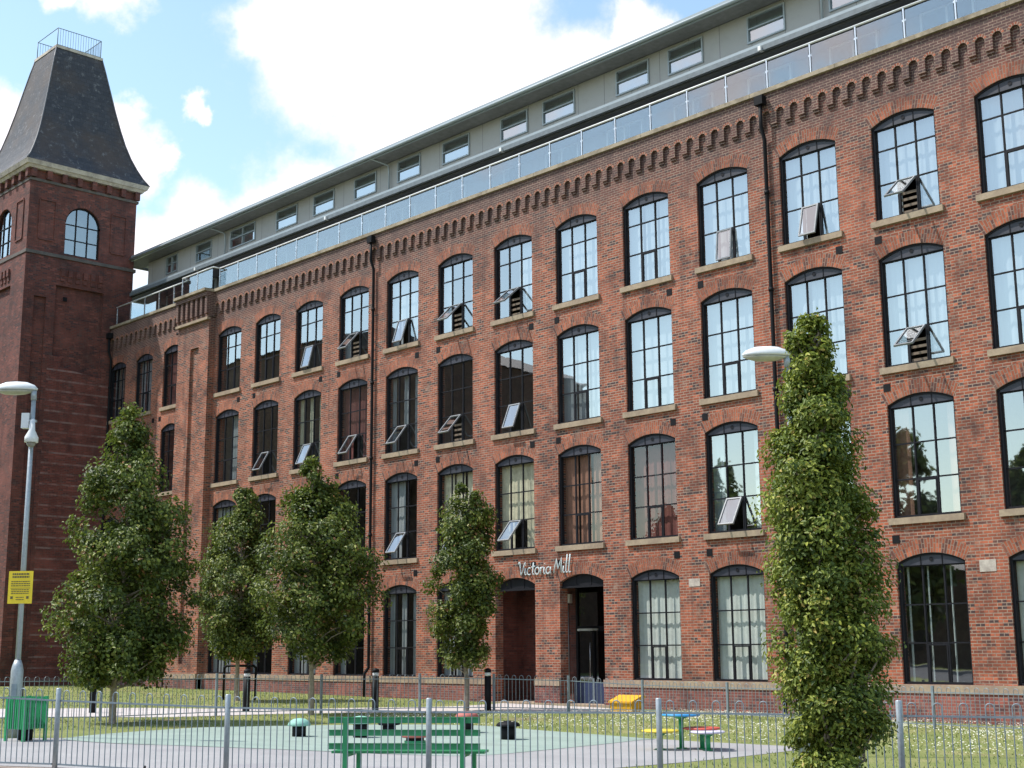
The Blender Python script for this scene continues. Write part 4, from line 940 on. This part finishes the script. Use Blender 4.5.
# ---------------------------------------------------------------- lighting bollards
def bollard(x,y,label,h=1.18):
    root=empty('lighting_bollard',(x,y,zg(x,y))); tag(root,label,'bollard','black lighting bollards by the path')
    MB().lathe([(.095,-.1),(.095,h-.22)],n=16).build('shaft',M_black,root)
    MB().lathe([(.088,h-.22),(.088,h-.12)],n=16).build('lens',M_white,root)
    MB().lathe([(.10,h-.12),(.10,h-.06),(.07,h-.02),(.01,h)],n=16).build('cap',M_black,root)
bollard(-36.54,-12.07,'black lighting bollard under the leftmost broad tree by the path',1.3)
bollard(-33.57,-8.97,'black lighting bollard in front of the second tree from the left')
bollard(-31.37,-6.15,'black lighting bollard below the long downpipe of the mill')
bollard(-29.13,-3.91,'black lighting bollard beside the left entrance arch')
root=empty('tree_guard',(-40.9,-5.2,zg(-40.9,-5.2))); tag(root,'black bent metal bar standing beside the second tree against the mill wall','barrier')
MB().tube([(0,0,-.1),(0,0,1.05),(.06,.06,1.12),(.7,.7,1.12),(.76,.76,1.05),(.76,.76,-.1)],.045,8).build('bar',M_black,root)
st=MB().tube([(-39.3,-12.9,-.1),(-39.3,-12.9,.75)],.045,8).build('timber_stake',M_black); tag(st,'thin dark stake on the lawn left of the leftmost tree trunk','stake')

# ---------------------------------------------------------------- playground furniture
def stool(x,y,label,cap,capm,stem_h,stem_r=.14,plate=False):
    root=empty('mushroom_stool',(x,y,zg(x,y)+.012)); tag(root,label,'stool','mushroom stools on the green surface')
    MB().lathe([(stem_r,0),(stem_r,stem_h)],n=18).build('stem',M_black,root)
    MB().lathe([(.05,stem_h-.01)]+cap,n=24).build('cap',capm,root)
    if plate: MB().lathe([(.2,0),(.2,.05),(.145,.055)],n=20).build('foot',M_green,root)
    return root
dome=lambda h,r=.235,t=.14: [(r-.01,h-.01),(r,h+.01),(r*.85,h+t*.55),(r*.5,h+t*.9),(.02,h+t)]
flat_=lambda h,r=.235: [(r-.02,h-.01),(r,h+.015),(r*.95,h+.05),(.02,h+.065)]
stool(-23.77,-13.96,'mint domed mushroom stool, leftmost of the stools',dome(.22),M_mint,.24)
stool(-22.63,-13.28,'mint domed mushroom stool seen through the left part of the bench back',dome(.28),M_mint,.30)
stool(-22.99,-12.26,'black flat topped stool seen through the middle of the bench back',flat_(.2),M_black,.22)
stool(-20.47,-13.63,'low stool with flat faded red top seen through the bench back',flat_(.12,.27),M_rust,.14,.17,True)
stool(-22.37,-10.66,'mushroom stool with domed faded red top behind the right end of the bench',dome(.32,.25,.12),M_rust,.34,.14,True)
s_=stool(-20.13,-11.56,'black mushroom stool with pale spots standing clear to the right of the bench',dome(.26,.24,.10),M_black,.28)
for a in (-.09,.10): MB().lathe([(.035,.0),(.03,.012),(.005,.016)],(a*.687+.05,a*.727-.08,.335),n=10).build('spot',M_cream,s_)
def disc_table(name,x,y,label,cat,r,h,m,leg=.045,group=None):
    root=empty(name,(x,y,zg(x,y)+.012)); tag(root,label,cat,group)
    MB().lathe([(.05,h-.05),(r-.06,h-.045),(r,h-.03),(r,h-.008),(r-.02,h)],n=32).build('table_top' if cat=='table' else 'seat',m,root)
    MB().tube([(0,0,0),(0,0,h-.05)],leg,12).build('leg',M_green,root); MB().lathe([(leg*2.2,0),(leg*2.2,.012)],n=16).build('foot_plate',M_green,root)
    MB().lathe([(leg,h-.10),(leg*3,h-.05)],n=16).build('collar',M_green,root)
disc_table('round_table',-16.25,-10.96,'round blue topped table on a green post on the playground','table',.345,.60,M_blue)
disc_table('round_stool',-16.33,-11.44,'yellow round seat left of the blue table','stool',.33,.335,M_yellow,group='round seats by the blue table')
disc_table('round_stool',-15.95,-10.75,'red round seat behind the pale lilac seat','stool',.33,.37,M_red,group='round seats by the blue table')
disc_table('round_stool',-15.62,-11.0,'pale lilac round seat nearest the hornbeam','stool',.30,.33,M_lilac,group='round seats by the blue table')
# bench seen from behind
rz=math.atan2(.99,1.22); bx,by=-14.21,-18.95
bench=empty('park_bench',(bx,by,zg(bx,by)),rz); tag(bench,'green slatted metal bench seen from behind, facing the playground','bench')
for i,z in enumerate((.80,.64,.47)):
    mb=MB().box(-1.0,.99,.045,.075,z-.035,z+.035); mb.box(-1.0,.99,.03,.085,z+.035,z+.042); mb.build('back_slat',M_green,bench)
mb=MB()
for j in range(4): mb.box(-.98,1.04,.10+j*.10,.17+j*.10,.38,.41)
mb.build('seat',M_green,bench)
for x in (-.77,.77):
    mb=MB().box(x-.03,x+.03,-.02,.045,-.1,.84); mb.build('back_leg',M_green,bench)
    MB().box(x+.05,x+.11,.40,.46,-.1,.38).build('front_leg',M_green,bench)
    MB().box(x-.025,x+.025,.045,.48,.34,.38).build('seat_bearer',M_green,bench)
# slatted litter bin
bn=empty('litter_bin',(-24.85,-19.22,zg(-24.85,-19.22)),R(15)); tag(bn,'green slatted litter bin surround standing beside the left lamp post','litter bin')
s=.24
for sx in (-1,1):
    for sy in (-1,1): MB().box(sx*s-.025,sx*s+.025,sy*s-.025,sy*s+.025,-.05,.80).build('leg',M_green,bn)
for k in range(4):
    mb=MB(); rot=Matrix.Rotation(math.pi/2*k,4,'Z')
    for j in range(7):
        x=-s+.07+j*(2*s-.14)/6; mb.box(x-.014,x+.014,-s-.012,-s+.012,.22,.79,rot=rot)
    mb.box(-s,s,-s+.012,-s+.02,.30,.34,rot=rot); mb.box(-s,s,-s+.012,-s+.02,.70,.74,rot=rot); mb.build('slat_panel',M_green,bn)
MB().lathe([(.13,.02),(.14,.60)],n=18).build('liner',M_black,bn)
# grit bin
gb=empty('grit_bin',(-25.95,-1.62,zg(-25.7,-1.4)),R(4)); tag(gb,'yellow plastic grit bin with sloping lid against the mill wall right of the entrance','bin')
mb=MB(); w,d=.37,.27; pr=[(-d,.02),(d,.02),(d+.02,.38),(-d-.02,.27)]
for a in range(4):
    p,q_=pr[a],pr[(a+1)%4]
    if a==2: continue
    mb.face([(-w,p[0],p[1]),(w,p[0],p[1]),(w,q_[0],q_[1]),(-w,q_[0],q_[1])])
mb.face([(-w,*p) for p in pr][::-1]); mb.face([(w,*p) for p in pr]); mb.build('body',M_yplas,gb)
mb=MB(); lid=[(-d-.05,.25),(d+.04,.39),(d+.04,.43),(d-.10,.46),(-d-.05,.30)]
mb.face([(-w-.04,*p) for p in lid][::-1]); mb.face([(w+.04,*p) for p in lid])
for a in range(5):
    p,q_=lid[a],lid[(a+1)%5]; mb.face([(-w-.04,*p),(w+.04,*p),(w+.04,*q_),(-w-.04,*q_)])
mb.build('lid',M_yplas,gb)
# navy gate boards in the right arch
gt=empty('low_gate',(cx(8),.5,.08)); tag(gt,'low navy boarded gate inside the right entrance arch','gate')
MB().box(-.85,.85,0,.03,.0,.62).build('board',M_navy,gt)
for x in (-.8,0,.8): MB().box(x-.02,x+.02,-.02,0,0,.75).build('stile',M_fence,gt)

# ---------------------------------------------------------------- grass tufts and daisies
def inside(p,poly):
    c=False; j=len(poly)-1
    for i in range(len(poly)):
        if (poly[i][1]>p[1])!=(poly[j][1]>p[1]) and p[0]<(poly[j][0]-poly[i][0])*(p[1]-poly[i][1])/(poly[j][1]-poly[i][1])+poly[i][0]: c=not c
        j=i
    return c
def tri_scatter(name,pts,h,w,m,label,flat=False):
    rg=np.random.default_rng(5); v=[];f=[]
    for x,y in pts:
        z=zg(x,y); a=rg.random()*6.28; c,s=math.cos(a)*w,math.sin(a)*w; hh=h*(.5+rg.random()); i=len(v)
        if flat: v+=[(x-c,y-s,z+hh),(x+s,y-c,z+hh),(x+c,y+s,z+hh+.01),(x-s,y+c,z+hh)]; f.append((i,i+1,i+2,i+3))
        else: v+=[(x-c,y-s,z-.01),(x+c,y+s,z-.01),(x+rg.normal()*.03,y+rg.normal()*.03,z+hh)]; f.append((i,i+1,i+2))
    me=bpy.data.meshes.new(name); me.from_pydata(v,[],f); me.materials.append(m); o=inst(name,me); tag(o,label,None,None,'stuff'); return o
rg=np.random.default_rng(9); P=[]
tar_poly=[(-24,-24),(-28.3,-17),(-28.3,-12),(-25.5,-9),(-14.7,-8.9),(-13.9,-17.3),(-13,-19)]
path_poly=[(-45,-15.5),(-38,-9.6),(-33.5,-6),(-32.4,0),(-26,0),(-26.2,-2.4),(-30.9,-7.4),(-32.9,-11.9),(-36.5,-15.2),(-45,-22)]
while len(P)<26000:
    x=rg.uniform(-58,-4); y=rg.uniform(-22,-.1)
    if y< (x+10.84)*.52-17.6 and x>-24: continue
    if inside((x,y),tar_poly) or inside((x,y),path_poly): continue
    P.append((x,y))
o=tri_scatter('grass_tufts',P,.05,.012,plain('grass_blade',(0.16,0.21,0.05),.8,var=.35,scale=1.5),'short uneven grass blades across the lawns')
D=[]
while len(D)<9500:
    x=rg.uniform(-30,-6); y=rg.uniform(-9,-.2)
    if rg.random()>(.25+.75*ss((y+6)/5.0)): continue
    if inside((x,y),tar_poly) or inside((x,y),path_poly): continue
    if math.sin(x*1.3)+math.sin(y*2.1+x*.7)+rg.normal()*.9<-.2: continue
    D.append((x,y))
tri_scatter('daisies',D,.06,.019,plain('daisy_petal',(0.75,0.74,0.62),.8,var=.1),'scattered white daisies in the lawn below the mill wall',flat=True)

# ---------------------------------------------------------------- across the street (seen only in the window reflections)
wh=empty('warehouse_building',(-92,-31,0)); tag(wh,'dark brick warehouse across the street, mirrored in the left mill windows','building')
mb=MB().box(-28,27,-7,7,-1,20).box(-28,14,-6.9,7.1,20,23.2); mb.build('wall',M_far,wh)
mb=MB(); mb.face([(14,-7.3,20),(27.3,-7.3,20),(22,0,22.4),(14,0,22.4)]); mb.face([(27.3,7.3,20),(14,7.3,20),(14,0,22.4),(22,0,22.4)]); mb.face([(27.3,-7.3,20),(27.3,7.3,20),(22,0,22.4)]); mb.face([(-28.3,-7.3,23.2),(14.3,-7.3,23.2),(14.3,0,25.4),(-28.3,0,25.4)]); mb.face([(14.3,7.4,23.2),(-28.3,7.4,23.2),(-28.3,0,25.4),(14.3,0,25.4)]); mb.face([(14.25,-7.3,23.2),(14.25,7.4,23.2),(14.25,0,25.4)])
mb.build('roof',M_slate,wh)
wm=MB().box(-.8,.8,0,.05,0,2).mesh('window',M_frame)
for i in range(12):
    for z in (2,6,10,14): inst('window',wm,wh,(-25.5+i*4.5,7.1,z))
te=empty('terraced_house',(-40,-78,0)); tag(te,'long low brick terrace across the street, mirrored in the lower mill windows','building')
MB().box(-70,38,-5,5,-1,8).build('wall',M_far,te)
mb=MB(); mb.face([(-70.3,-5.4,8),(38.3,-5.4,8),(38.3,0,11.5),(-70.3,0,11.5)]); mb.face([(38.3,5.4,8),(-70.3,5.4,8),(-70.3,0,11.5),(38.3,0,11.5)]); mb.face([(38.2,-5.4,8),(38.2,5.4,8),(38.2,0,11.5)]); mb.build('roof',M_slate,te)
for i in range(14):
    for z in (1.2,4.8): inst('window',wm,te,(-66+i*7.6,5.0,z))
for i,(x,y,h) in enumerate(((-54,-61,17),(-46,-63,15),(-63,-62,15),(-38,-61,14),(-73,-62,16.5))):
    tree('street_tree',x,y,[(2.5,.8,0),(h*.3,3.2,0),(h*.7,2.6,0),(h*.9,1.0,0),(h,.2,0)],'leafy tree mirrored in the mill windows, %s across the street'%('tallest one|pale one|second from the warehouse|one at the far end|nearest the warehouse'.split('|')[i]),30+i,nl=5200,size=.55,aspect=.7,clump=1.0,nclump=60,group='trees across the street',trunk=.2)
SC.cycles.max_bounces=8; SC.cycles.transparent_max_bounces=12; SC.cycles.caustics_reflective=False; SC.cycles.caustics_refractive=False
